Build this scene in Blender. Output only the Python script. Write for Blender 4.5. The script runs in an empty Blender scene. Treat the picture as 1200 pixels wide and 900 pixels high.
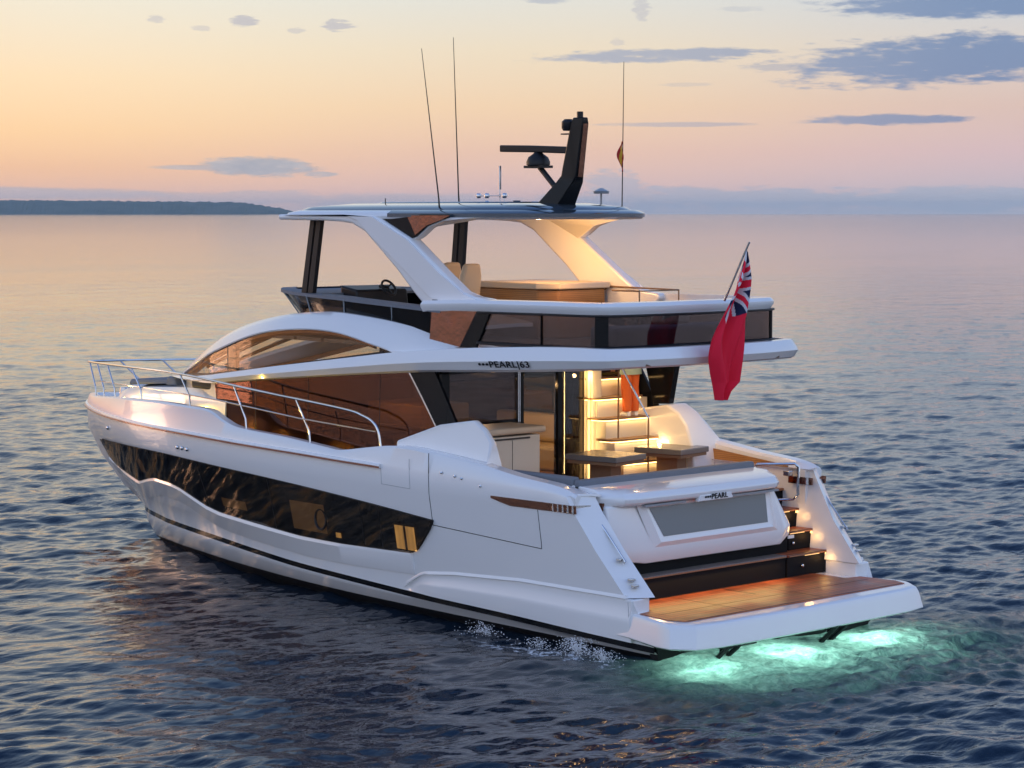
import bpy, math, random
import numpy as np
from mathutils import Vector, Matrix
R = math.radians
rng = np.random.default_rng(7); random.seed(7)
scene = bpy.context.scene
col = scene.collection

# ------------------------------------------------------------------ camera
CAM = Vector((-20.748, 25.113, 6.23)); TH = .747; PITCH = math.atan(201 / 2693)
fw = Vector((math.cos(TH) * math.cos(PITCH), -math.sin(TH) * math.cos(PITCH), -math.sin(PITCH)))
rt = Vector((-math.sin(TH), -math.cos(TH), 0)); up = rt.cross(fw)
cd = bpy.data.cameras.new('camera'); cam = bpy.data.objects.new('camera', cd); col.objects.link(cam)
cam.matrix_world = Matrix(((rt.x, up.x, -fw.x, CAM.x), (rt.y, up.y, -fw.y, CAM.y), (rt.z, up.z, -fw.z, CAM.z), (0, 0, 0, 1)))
cd.lens = 36 * 2693 / 1200; cd.sensor_width = 36; cd.clip_end = 60000; cd.clip_start = .5
scene.camera = cam
scene.view_settings.view_transform = 'Standard'; scene.view_settings.look = 'None'
scene.view_settings.exposure = 0; scene.view_settings.gamma = 1
scene.cycles.use_denoising = True
scene.cycles.max_bounces = 8; scene.cycles.transparent_max_bounces = 12
scene.cycles.caustics_reflective = False; scene.cycles.caustics_refractive = False
scene.cycles.sample_clamp_indirect = 4

# ------------------------------------------------------------------ world: dusk sky
def lin(c):
    o = []
    for v in c[:3]:
        v = v / 255.
        o.append(v / 12.92 if v <= .04045 else ((v + .055) / 1.055) ** 2.4)
    return (o[0], o[1], o[2], 1.)
SUN_AZ_LEFT = R(50)                       # the afterglow lies this far to the left of the view direction
sd = Vector((math.cos(-TH + SUN_AZ_LEFT), math.sin(-TH + SUN_AZ_LEFT), 0))
W = bpy.data.worlds.new('World'); scene.world = W; W.use_nodes = True
nt = W.node_tree; nt.nodes.clear()
class NT:
    def __init__(s, t): s.t = t
    def n(s, typ, **kw):
        x = s.t.nodes.new(typ)
        for k, v in kw.items(): setattr(x, k, v)
        return x
    def set(s, sock, v):
        if isinstance(v, bpy.types.NodeSocket): s.t.links.new(v, sock)
        else: sock.default_value = v
    def m(s, op, a, b=0., c=None, clamp=False):
        x = s.n('ShaderNodeMath', operation=op, use_clamp=clamp); s.set(x.inputs[0], a); s.set(x.inputs[1], b)
        if c is not None: s.set(x.inputs[2], c)
        return x.outputs[0]
    def vm(s, op, a, b=(0, 0, 0)):
        x = s.n('ShaderNodeVectorMath', operation=op); s.set(x.inputs[0], a); s.set(x.inputs[1], b)
        return x.outputs['Value'] if op in ('DOT_PRODUCT', 'LENGTH') else x.outputs[0]
    def mix(s, f, a, b, mode='MIX'):
        x = s.n('ShaderNodeMix', data_type='RGBA', blend_type=mode); s.set(x.inputs[0], f); s.set(x.inputs[6], a); s.set(x.inputs[7], b)
        return x.outputs[2]
    def ramp(s, f, stops, interp='LINEAR'):
        x = s.n('ShaderNodeValToRGB'); cr = x.color_ramp; cr.interpolation = interp
        while len(cr.elements) < len(stops): cr.elements.new(.5)
        for e, (p, c) in zip(cr.elements, stops): e.position = p; e.color = c if len(c) == 4 else (*c, 1)
        s.set(x.inputs[0], f); return x.outputs[0]
    def smooth(s, v, a, b):
        x = s.n('ShaderNodeMapRange', interpolation_type='SMOOTHSTEP'); s.set(x.inputs[0], v); s.set(x.inputs[1], a); s.set(x.inputs[2], b)
        return x.outputs[0]
    def noise(s, vec, scale, detail=3, rough=.5, dist=0.):
        x = s.n('ShaderNodeTexNoise'); s.set(x.inputs['Vector'], vec); x.inputs['Scale'].default_value = scale
        x.inputs['Detail'].default_value = detail; x.inputs['Roughness'].default_value = rough; x.inputs['Distortion'].default_value = dist
        return x.outputs[0]
w = NT(nt)
tc = w.n('ShaderNodeTexCoord').outputs['Generated']
sx = w.n('ShaderNodeSeparateXYZ'); nt.links.new(tc, sx.inputs[0])
el = w.m('MULTIPLY', w.m('ARCSINE', sx.outputs[2]), 57.2958)
vx = w.vm('DOT_PRODUCT', tc, (math.cos(TH), -math.sin(TH), 0)); vr = w.vm('DOT_PRODUCT', tc, tuple(rt))
az = w.m('MULTIPLY', w.m('ARCTAN2', vr, vx), 57.2958)      # degrees, + to the right of the view
t = w.m('SQRT', w.m('MAXIMUM', w.m('DIVIDE', el, 90.), 0.))
def st(l): return [(math.sqrt(max(e, 0) / 90.), lin(c)) for e, c in l]
hi = [(13, (204, 212, 220)), (24, (148, 178, 214)), (45, (90, 126, 184)), (90, (66, 98, 158))]
hir = [(13, (172, 190, 214)), (24, (120, 152, 200)), (45, (76, 112, 174)), (90, (66, 98, 158))]
left = w.ramp(t, st([(0, (230, 194, 176)), (.45, (236, 192, 168)), (1.1, (236, 192, 156)), (2.0, (243, 207, 162)), (3.3, (240, 217, 182)), (5.2, (224, 222, 208))] + hi))
mid = w.ramp(t, st([(0, (206, 190, 190)), (.5, (220, 186, 180)), (1.5, (224, 188, 168)), (2.6, (230, 200, 168)), (4.0, (224, 209, 186)), (5.4, (212, 212, 206))] + hi))
right = w.ramp(t, st([(0, (196, 190, 198)), (.6, (198, 184, 192)), (1.5, (206, 180, 184)), (2.6, (208, 182, 174)), (4.0, (206, 196, 190)), (5.4, (190, 198, 208))] + hir))
back = w.ramp(t, st([(0, (158, 162, 182)), (6, (188, 190, 204)), (14, (184, 196, 218)), (30, (142, 166, 208)), (60, (80, 106, 160)), (90, (66, 92, 148))]))
warm = w.ramp(t, st([(0, (222, 160, 130)), (2, (250, 186, 128)), (6, (250, 210, 160)), (14, (222, 212, 200)), (26, (160, 180, 208)), (50, (98, 126, 176)), (90, (66, 92, 148))]))
c1 = w.mix(w.smooth(az, -13., 1.), left, mid)
c2 = w.mix(w.smooth(az, 0., 14.), c1, right)
sdot = w.vm('DOT_PRODUCT', tc, tuple(sd))
azs = w.m('MULTIPLY', w.m('ARCTAN2', w.vm('DOT_PRODUCT', tc, (-sd.y, sd.x, 0)), sdot), 57.2958)  # + anticlockwise from glow
aabs = w.m('ABSOLUTE', azs)
c3 = w.mix(w.smooth(aabs, 44., 10.), c2, warm)
vfac = w.smooth(w.m('ABSOLUTE', az), 28., 95.)
c4a = w.mix(vfac, c2, back)
bk = w.mix(1., back, (1.75, 1.75, 1.72, 1), 'MULTIPLY')
c4a = w.mix(vfac, c2, bk)
sky = w.mix(w.smooth(aabs, 48., 10.), c4a, warm)
glow = w.m('MULTIPLY', w.smooth(aabs, 34., 0.), w.smooth(el, 15., 0.))
sky = w.mix(1., sky, w.mix(glow, (0, 0, 0, 1), (.5, .2, .06, 1)), 'ADD')
# clouds: thin banks and puffs at infinity, each a soft ellipse broken by noise  (az, el in degrees)
ae = w.n('ShaderNodeCombineXYZ'); w.set(ae.inputs[0], w.m('MULTIPLY', az, .38)); w.set(ae.inputs[1], w.m('MULTIPLY', el, 1.9))
nz = w.noise(ae.outputs[0], 1.35, 6, .62); nz2 = w.noise(ae.outputs[0], 4.2, 5, .6)
nn = w.m('ADD', w.m('MULTIPLY', nz, .62), w.m('MULTIPLY', nz2, .38))
nf = w.m('ADD', w.m('MULTIPLY', w.noise(ae.outputs[0], 3.1, 6, .65), .5), w.m('MULTIPLY', w.noise(ae.outputs[0], 8.5, 6, .65), .5))
def cl(px, py, hw, hh, dens=1., k=1.5, tilt=0.):
    a0 = math.degrees(math.atan((px - 600) / 2693)); e0 = (249 - py) / 47.
    hw /= 47.; hh /= 47.
    dx = w.m('SUBTRACT', az, a0); dy = w.m('SUBTRACT', w.m('SUBTRACT', el, e0), w.m('MULTIPLY', dx, tilt))
    q = w.m('ADD', w.m('POWER', w.m('ABSOLUTE', w.m('DIVIDE', dx, hw)), 2.), w.m('POWER', w.m('ABSOLUTE', w.m('DIVIDE', dy, hh)), 2.))
    v = w.m('ADD', w.m('SUBTRACT', 1., q), w.m('MULTIPLY', w.m('SUBTRACT', nf if hw < 1.8 else nn, .5), k * (3.6 if hw < .7 else 2)))
    return w.m('MULTIPLY', w.smooth(v, .05, .75), dens)
def allmax(l):
    o = l[0]
    for x in l[1:]: o = w.m('MAXIMUM', o, x)
    return o
A = [cl(1130, 74, 250, 34, 1, 1.9, .05), cl(1110, 12, 165, 20, 1, 1.8), cl(775, 68, 160, 10, .9, 2.2, .02), cl(1035, 142, 110, 7, .9, 2.),
     cl(800, 147, 110, 3.5, .55, 1.), cl(640, 4, 35, 5, .6), cl(930, 82, 80, 5, .5, 1.5), cl(800, 101, 35, 3, .25), cl(865, 15, 30, 4, .25)]
B = [cl(288, 29, 18, 8, .75, 1.6), cl(398, 33, 20, 8, .7, 1.6), cl(186, 28, 12, 5, .5, 1.6), cl(238, 38, 14, 4, .4), cl(350, 40, 12, 4, .45), cl(750, 15, 12, 14, .5, 1.8), cl(722, 52, 10, 5, .35), cl(22, 4, 26, 6, .4)]
Cc = [cl(305, 196, 80, 14, .9, 1.1, -.03), cl(255, 197, 90, 4, .7, .8), cl(375, 205, 26, 4, .7)]
D = [cl(-60, 226, 360, 9, .75, .6, -.012), cl(718, 222, 44, 28, .7, 1.8), cl(860, 234, 260, 17, .8, 2.0), cl(1130, 234, 240, 18, .8, 2.0), cl(300, 232, 150, 10, .5, 1.6), cl(470, 236, 160, 12, .5, 1.5), cl(780, 222, 80, 3, .35), cl(820, 248, 500, 8, .5, .5)]
sky = w.mix(w.m('MULTIPLY', allmax(A), .92), sky, w.mix(w.smooth(az, 2., 12.), lin((150, 160, 182)), lin((104, 130, 170))))
sky = w.mix(allmax(B), sky, lin((172, 172, 184)))
sky = w.mix(allmax(Cc), sky, w.mix(w.smooth(nn, .38, .6), lin((142, 156, 174)), lin((176, 178, 186))))
sky = w.mix(w.m('MULTIPLY', allmax(D), .8), sky, lin((158, 172, 192)))
# sky below the horizon (only ever met by stray rays)
sky = w.mix(w.smooth(el, -.02, -.3), sky, lin((60, 76, 104)))
ns = w.n('ShaderNodeTexSky', sky_type='NISHITA'); ns.sun_disc = False; ns.sun_elevation = R(1.5); ns.sun_rotation = math.atan2(sd.x, sd.y)
b1 = w.n('ShaderNodeBackground'); w.set(b1.inputs[0], ns.outputs[0]); b1.inputs[1].default_value = .02
b2 = w.n('ShaderNodeBackground'); w.set(b2.inputs[0], sky); b2.inputs[1].default_value = 1.14
ad = w.n('ShaderNodeAddShader'); nt.links.new(b1.outputs[0], ad.inputs[0]); nt.links.new(b2.outputs[0], ad.inputs[1])
wo = w.n('ShaderNodeOutputWorld'); nt.links.new(ad.outputs[0], wo.inputs[0])
# low, soft afterglow
sl = bpy.data.lights.new('sun', 'SUN'); sl.energy = .3; sl.angle = R(14); sl.color = (1, .62, .42)
so = bpy.data.objects.new('sun', sl); col.objects.link(so)
so.rotation_euler = Vector((-sd.x, -sd.y, -math.tan(R(5)))).to_track_quat('-Z', 'Y').to_euler()

# ------------------------------------------------------------------ materials
MATS = {}
def mat(name, base=(.8, .8, .8), rough=.5, metal=0., coat=0., spec=.5, emit=None, es=1., bump=None, ior=1.5):
    m = bpy.data.materials.new(name); m.use_nodes = True; p = m.node_tree.nodes['Principled BSDF']
    p.inputs['Base Color'].default_value = (*base, 1); p.inputs['Roughness'].default_value = rough
    p.inputs['Metallic'].default_value = metal; p.inputs['Coat Weight'].default_value = coat
    p.inputs['Coat Roughness'].default_value = .05; p.inputs['Specular IOR Level'].default_value = spec; p.inputs['IOR'].default_value = ior
    if emit: p.inputs['Emission Color'].default_value = (*emit, 1); p.inputs['Emission Strength'].default_value = es
    if bump:
        q = NT(m.node_tree); oc = q.n('ShaderNodeTexCoord').outputs['Object']
        b = q.n('ShaderNodeBump'); b.inputs['Strength'].default_value = bump[1]; b.inputs['Distance'].default_value = bump[2] if len(bump) > 2 else .01
        q.set(b.inputs['Height'], q.noise(oc, bump[0], 4)); m.node_tree.links.new(b.outputs[0], p.inputs['Normal'])
    MATS[name] = m; return m
def glassmat(name, tint, refl, base, rough=.01, bump=0., bscale=.7, fk=1.):
    m = bpy.data.materials.new(name); m.use_nodes = True; t_ = m.node_tree; t_.nodes.clear(); q = NT(t_)
    g = q.n('ShaderNodeBsdfGlossy'); g.inputs[0].default_value = (*refl, 1); g.inputs['Roughness'].default_value = rough
    tr = q.n('ShaderNodeBsdfTransparent'); tr.inputs[0].default_value = (*tint, 1)
    f = q.n('ShaderNodeFresnel'); f.inputs[0].default_value = 1.5
    if bump:
        b = q.n('ShaderNodeBump'); b.inputs['Strength'].default_value = bump; b.inputs['Distance'].default_value = .02
        q.set(b.inputs['Height'], q.noise(q.n('ShaderNodeTexCoord').outputs['Object'], bscale, 2)); t_.links.new(b.outputs[0], g.inputs['Normal'])
    gm = q.n('ShaderNodeNewGeometry'); fac = q.m('MULTIPLY', q.m('ADD', q.m('MULTIPLY', f.outputs[0], fk), base, clamp=True), q.m('SUBTRACT', 1., gm.outputs['Backfacing']))
    mx = q.n('ShaderNodeMixShader'); q.set(mx.inputs[0], fac); t_.links.new(tr.outputs[0], mx.inputs[1]); t_.links.new(g.outputs[0], mx.inputs[2])
    o = q.n('ShaderNodeOutputMaterial'); t_.links.new(mx.outputs[0], o.inputs[0]); MATS[name] = m; return m
gel = mat('white_gelcoat', (.82, .82, .82), .2, coat=.6, bump=(.55, .25, .006))
gel2 = mat('grey_gelcoat', (.30, .32, .34), .3, coat=.4)
blk = mat('black_gloss', (.006, .0065, .008), .1, spec=.16)
blkm = mat('black_satin', (.014, .014, .016), .4, spec=.25)
anti = mat('antifouling', (.010, .010, .012), .55, spec=.25, bump=(6., .4, .01))
steel = mat('polished_steel', (.62, .63, .65), .13, metal=1.)
cush = mat('slate_fabric', (.15, .17, .2), .75, bump=(60., .3, .004))
cream = mat('cream_leather', (.62, .5, .36), .45, bump=(30., .2, .004))
creamp = mat('cream_panel', (.66, .6, .5), .35)
brown = mat('brown_fabric', (.22, .13, .07), .7)
darkint = mat('dark_lining', (.035, .028, .024), .5)
tabletop = mat('slate_table_top', (.13, .13, .135), .25)
rubr = mat('copper_rub_rail', (.32, .12, .07), .25, metal=.6)
black_panel = mat('black_riser', (.007, .007, .008), .6, spec=.12)
soffit = mat('bronze_soffit', (.10, .055, .035), .15, coat=.5)
roofgl = mat('dark_solar_glass', (.035, .05, .065), .1, coat=1.)
cop_side = glassmat('bronze_side_glass', (.42, .30, .13), (.20, .10, .08), .38, .008)
cop_hull = glassmat('black_hull_glass', (.62, .60, .58), (.40, .345, .31), .12, .01)
clear_br = glassmat('bronze_clear_glass', (.93, .87, .80), (.7, .55, .45), .02)
smoke = glassmat('smoked_glass', (.42, .40, .41), (.72, .6, .6), .04, .01)
smoked = glassmat('dark_smoked_glass', (.5, .5, .52), (.75, .75, .78), .03, .01)
warm_refl = mat('warm_reflection_metal', (.24, .115, .08), .1, metal=1., bump=(1.6, .55, .05))  # sunset reflection of dark glass and chrome, put into the metal's base colour
frost = mat('grey_window_film', (.115, .145, .16), .22, coat=.5)
ledm = mat('warm_led', (1, .8, .5), .5, emit=(1, .60, .22), es=5.)
ledy = mat('warm_lit_window', (.9, .6, .3), .6, emit=(1, .52, .13), es=.9)
ledst = mat('step_led', (1, .8, .5), .5, emit=(1, .55, .18), es=2.)
def fold(m, sc_):
    q = NT(m.node_tree); s_ = q.n('ShaderNodeSeparateXYZ'); q.set(s_.inputs[0], q.n('ShaderNodeTexCoord').outputs['Object'])
    v = q.m('ADD', .75, q.m('MULTIPLY', q.m('SINE', q.m('MULTIPLY', s_.outputs[0], sc_)), .12)); v = q.m('MULTIPLY', v, q.m('ADD', .35, q.m('MULTIPLY', q.noise(q.n('ShaderNodeTexCoord').outputs['Object'], 3.1, 3), 1.3)))
    p = m.node_tree.nodes['Principled BSDF']; q.set(p.inputs['Emission Strength'], q.m('MULTIPLY', v, p.inputs['Emission Strength'].default_value * 1.25))
fold(ledy, 60.)
leddim = mat('dim_lit_cabin', (.3, .2, .1), .6, emit=(1, .5, .18), es=.1)
darkcab = mat('dark_cabin', (.01, .01, .01), .6)
def teakmat(name, axis, pitch, base=(.27, .12, .05), dark=(.16, .065, .025), rough=.35, coat=0.):
    m = mat(name, base, rough, coat=coat); t_ = m.node_tree; q = NT(t_); p = t_.nodes['Principled BSDF']
    oc = q.n('ShaderNodeTexCoord').outputs['Object']; s = q.n('ShaderNodeSeparateXYZ'); q.set(s.inputs[0], oc)
    pos = q.m('DIVIDE', s.outputs[axis], pitch); fr = q.m('FRACT', pos); cell = q.m('FLOOR', pos)
    wn = q.n('ShaderNodeTexWhiteNoise', noise_dimensions='1D'); q.set(wn.inputs['W'], cell)
    mp = q.n('ShaderNodeMapping'); q.set(mp.inputs[0], oc); sc_ = [5, 5, 5]; sc_[axis] = 60; sc_[2] = 60 if axis != 2 else 60; mp.inputs['Scale'].default_value = sc_
    gr = q.noise(mp.outputs[0], 1., 4, .6)
    f = q.m('ADD', q.m('MULTIPLY', gr, .75), q.m('MULTIPLY', wn.outputs[0], .45), clamp=True)
    big = q.noise(oc, 1.6, 3); f = q.m('ADD', f, q.m('MULTIPLY', q.m('SUBTRACT', big, .5), 2.2), clamp=True)
    c = q.mix(f, (*dark, 1), (*base, 1)); c = q.mix(q.m('LESS_THAN', fr, .11), c, (.012, .01, .009, 1))
    t_.links.new(c, p.inputs['Base Color']); q.set(p.inputs['Roughness'], q.m('ADD', rough - .22, q.m('MULTIPLY', big, .5)))
    return m
teak = teakmat('wet_teak', 0, .10, (.52, .115, .034), (.11, .028, .010), .36)
teak_edge = mat('teak_edge', (.34, .15, .07), .4)
wood = teakmat('oak_slats', 2, .03, (.42, .2, .06), (.3, .13, .035), .4)
teakg = teakmat('weathered_teak', 1, .06, (.24, .19, .16), (.17, .135, .11), .5)

# ------------------------------------------------------------------ helpers
def link(name, me, m, parent=None, smooth=False):
    if m is not None:
        for x in (m if isinstance(m, (list, tuple)) else [m]): me.materials.append(x)
    o = bpy.data.objects.new(name, me); col.objects.link(o)
    if parent is not None: o.parent = parent
    if smooth:
        me.polygons.foreach_set('use_smooth', [True] * len(me.polygons))
    return o
def raw(name, V, F, m, parent=None, smooth=False, mi=None, auto=None):
    me = bpy.data.meshes.new(name); me.from_pydata([tuple(map(float, v)) for v in V], [], [tuple(int(i) for i in f) for f in F]); me.validate(); me.update()
    o = link(name, me, m, parent, smooth)
    if mi is not None and len(me.polygons) == len(mi): me.polygons.foreach_set('material_index', mi)
    if auto:
        me.polygons.foreach_set('use_smooth', [True] * len(me.polygons)); me.set_sharp_from_angle(angle=R(auto))
    return o
def bev(o, w_=.02, seg=3, ang=35):
    b = o.modifiers.new('bevel', 'BEVEL'); b.width = w_; b.segments = seg; b.limit_method = 'ANGLE'; b.angle_limit = R(ang); b.harden_normals = False
    o.data.polygons.foreach_set('use_smooth', [True] * len(o.data.polygons))
    o.data.set_sharp_from_angle(angle=R(50)) if False else None
    wn = o.modifiers.new('wn', 'WEIGHTED_NORMAL'); wn.keep_sharp = True
    return o
class MB:
    def __init__(s): s.V = []; s.F = []; s.M = []; s.P = []
    def add(s, V, F, mi=0):
        n = len(s.V); s.P.append((V, F, mi)); s.V += [tuple(v) for v in V]; s.F += [tuple(i + n for i in f) for f in F]; s.M += [mi] * len(F); return s
    def box(s, a, b, mi=0):
        x0, y0, z0 = map(min, a, b); x1, y1, z1 = map(max, a, b)
        V = [(x0, y0, z0), (x1, y0, z0), (x1, y1, z0), (x0, y1, z0), (x0, y0, z1), (x1, y0, z1), (x1, y1, z1), (x0, y1, z1)]
        return s.add(V, [(0, 3, 2, 1), (4, 5, 6, 7), (0, 1, 5, 4), (1, 2, 6, 5), (2, 3, 7, 6), (3, 0, 4, 7)], mi)
    def prism(s, loops, mi=0):
        """loops: list of rings (same count) -> closed solid"""
        n = len(loops[0]); V = [p for l in loops for p in l]; F = []
        for k in range(len(loops) - 1):
            for i in range(n):
                j = (i + 1) % n; F.append((k * n + i, k * n + j, (k + 1) * n + j, (k + 1) * n + i))
        F.append(tuple(range(n - 1, -1, -1))); F.append(tuple((len(loops) - 1) * n + i for i in range(n)))
        return s.add(V, F, mi)
    def xz(s, poly, y0, y1, mi=0):       # polygon in x,z extruded along y
        if isinstance(y0, (int, float)): y0 = [y0] * len(poly)
        if isinstance(y1, (int, float)): y1 = [y1] * len(poly)
        return s.prism([[(p[0], a, p[1]) for p, a in zip(poly, y0)], [(p[0], b, p[1]) for p, b in zip(poly, y1)]], mi)
    def xy(s, poly, z0, z1, mi=0):
        return s.prism([[(p[0], p[1], z0) for p in poly], [(p[0], p[1], z1) for p in poly]], mi)
    def tube(s, pts, r, n=8, mi=0):
        pts = [Vector(p) for p in pts]; rr = r if isinstance(r, (list, tuple)) else [r] * len(pts)
        rings = []; prev = None
        for i, p in enumerate(pts):
            d = (pts[min(i + 1, len(pts) - 1)] - pts[max(i - 1, 0)]).normalized()
            a = prev if prev is not None else (Vector((0, 0, 1)) if abs(d.z) < .9 else Vector((1, 0, 0)))
            u = (a - d * a.dot(d)).normalized(); v = d.cross(u); prev = u
            rings.append([tuple(p + (u * math.cos(k * 2 * math.pi / n) + v * math.sin(k * 2 * math.pi / n)) * rr[i]) for k in range(n)])
        return s.prism(rings, mi)
    def ball(s, c, r, n=14, mi=0, sz=1.):
        rings = []
        for i in range(1, n // 2):
            a = math.pi * i / (n // 2); rings.append([(c[0] + r * math.sin(a) * math.cos(k * 2 * math.pi / n), c[1] + r * math.sin(a) * math.sin(k * 2 * math.pi / n), c[2] - r * sz * math.cos(a)) for k in range(n)])
        return s.prism(rings, mi)
    def each(s, name, m, parent=None, bevel=None, auto=40):
        for V, F, mi in s.P: o = MB().add(V, F, 0).build(name, m, parent, bevel, auto)
        return o
    def build(s, name, m, parent=None, bevel=None, auto=40, seg=3):
        o = raw(name, s.V, s.F, m, parent, auto=auto, mi=s.M)
        import bmesh
        b = bmesh.new(); b.from_mesh(o.data); bmesh.ops.recalc_face_normals(b, faces=b.faces); b.to_mesh(o.data); b.free()
        if bevel: bev(o, bevel, seg)
        return o
def tag(o, label=None, cat=None, group=None, kind=None):
    if label: o['label'] = label
    if cat: o['category'] = cat
    if group: o['group'] = group
    if kind: o['kind'] = kind
    return o
def empty(name, loc, rz=0.):
    o = bpy.data.objects.new(name, None); col.objects.link(o); o.location = loc; o.rotation_euler = (0, 0, rz); o.empty_display_size = .2; return o
def smoothpts(P, n):
    """Catmull-Rom resample"""
    P = [np.array(p, float) for p in P]; out = []
    Q = [2 * P[0] - P[1]] + P + [2 * P[-1] - P[-2]]
    for i in range(1, len(Q) - 2):
        for k in range(n):
            t_ = k / n; a, b, c, d = Q[i - 1], Q[i], Q[i + 1], Q[i + 2]
            out.append(.5 * ((2 * b) + (c - a) * t_ + (2 * a - 5 * b + 4 * c - d) * t_ ** 2 + (3 * b - a - 3 * c + d) * t_ ** 3))
    out.append(P[-1]); return out
def crv(pts):
    """smooth function y(x) through knots (x ascending)"""
    pts = sorted(pts); S = np.array(smoothpts(pts, 12)); xs, ys_ = S[:, 0], S[:, 1]
    return lambda x: np.interp(x, xs, ys_)
def band(name, xs, zb, zt, yf, off, thick, m, parent, nz=6, both=False, auto=40):
    """panel following wall y=yf(x,z)+off between zb(x) and zt(x)"""
    V = []; F = []; nx = len(xs)
    for side in (0, 1):
        for x in xs:
            for k in range(nz + 1):
                z = zb(x) + (zt(x) - zb(x)) * k / nz
                V.append((x, yf(x, z) + off - side * thick, z))
    N = nx * (nz + 1)
    for i in range(nx - 1):
        for k in range(nz):
            a = i * (nz + 1) + k; F.append((a, a + 1, a + nz + 2, a + nz + 1)); F.append((N + a, N + a + nz + 1, N + a + nz + 2, N + a + 1))
    for i in range(nx - 1):
        a = i * (nz + 1); F.append((a, a + nz + 1, N + a + nz + 1, N + a)); a += nz; F.append((a, N + a, N + a + nz + 1, a + nz + 1))
    for k in range(nz):
        F.append((k, N + k, N + k + 1, k + 1)); a = (nx - 1) * (nz + 1) + k; F.append((a, a + 1, N + a + 1, N + a))
    def mk(sg):
        o = raw(name, [(v[0], v[1] * sg, v[2]) for v in V], F if sg > 0 else [f[::-1] for f in F], m, parent, auto=auto)
        return o
    o = mk(1)
    if both: mk(-1)
    return o
def text(name, s_, size, loc, m, parent, rot, bold=0., depth=.004, sx=1.):
    c = bpy.data.curves.new(name, 'FONT'); c.body = s_; c.size = size; c.extrude = depth; c.offset = bold; c.space_character = 1.08
    tmp = bpy.data.objects.new('tmp', c); col.objects.link(tmp)
    dg = bpy.context.evaluated_depsgraph_get(); me = bpy.data.meshes.new_from_object(tmp.evaluated_get(dg)); bpy.data.objects.remove(tmp)
    me.materials.clear(); o = link(name, me, m, parent); o.location = loc; o.rotation_euler = rot; o.scale = (sx, 1, 1); return o
def lamp(name, typ, loc, energy, color, parent=None, size=.1, rot=None, sizey=None, spot=None, to=None):
    l = bpy.data.lights.new(name, typ); l.energy = energy; l.color = color
    if typ == 'AREA':
        l.size = size
        if sizey: l.shape = 'RECTANGLE'; l.size_y = sizey
    else: l.shadow_soft_size = size
    if spot: l.spot_size = R(spot); l.spot_blend = .6
    o = bpy.data.objects.new(name, l); col.objects.link(o); o.location = loc; o.parent = parent
    if to is not None: o.rotation_euler = (Vector(to) - Vector(loc)).to_track_quat('-Z', 'Y').to_euler()
    return o
WARM = (1, .62, .28)

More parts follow.
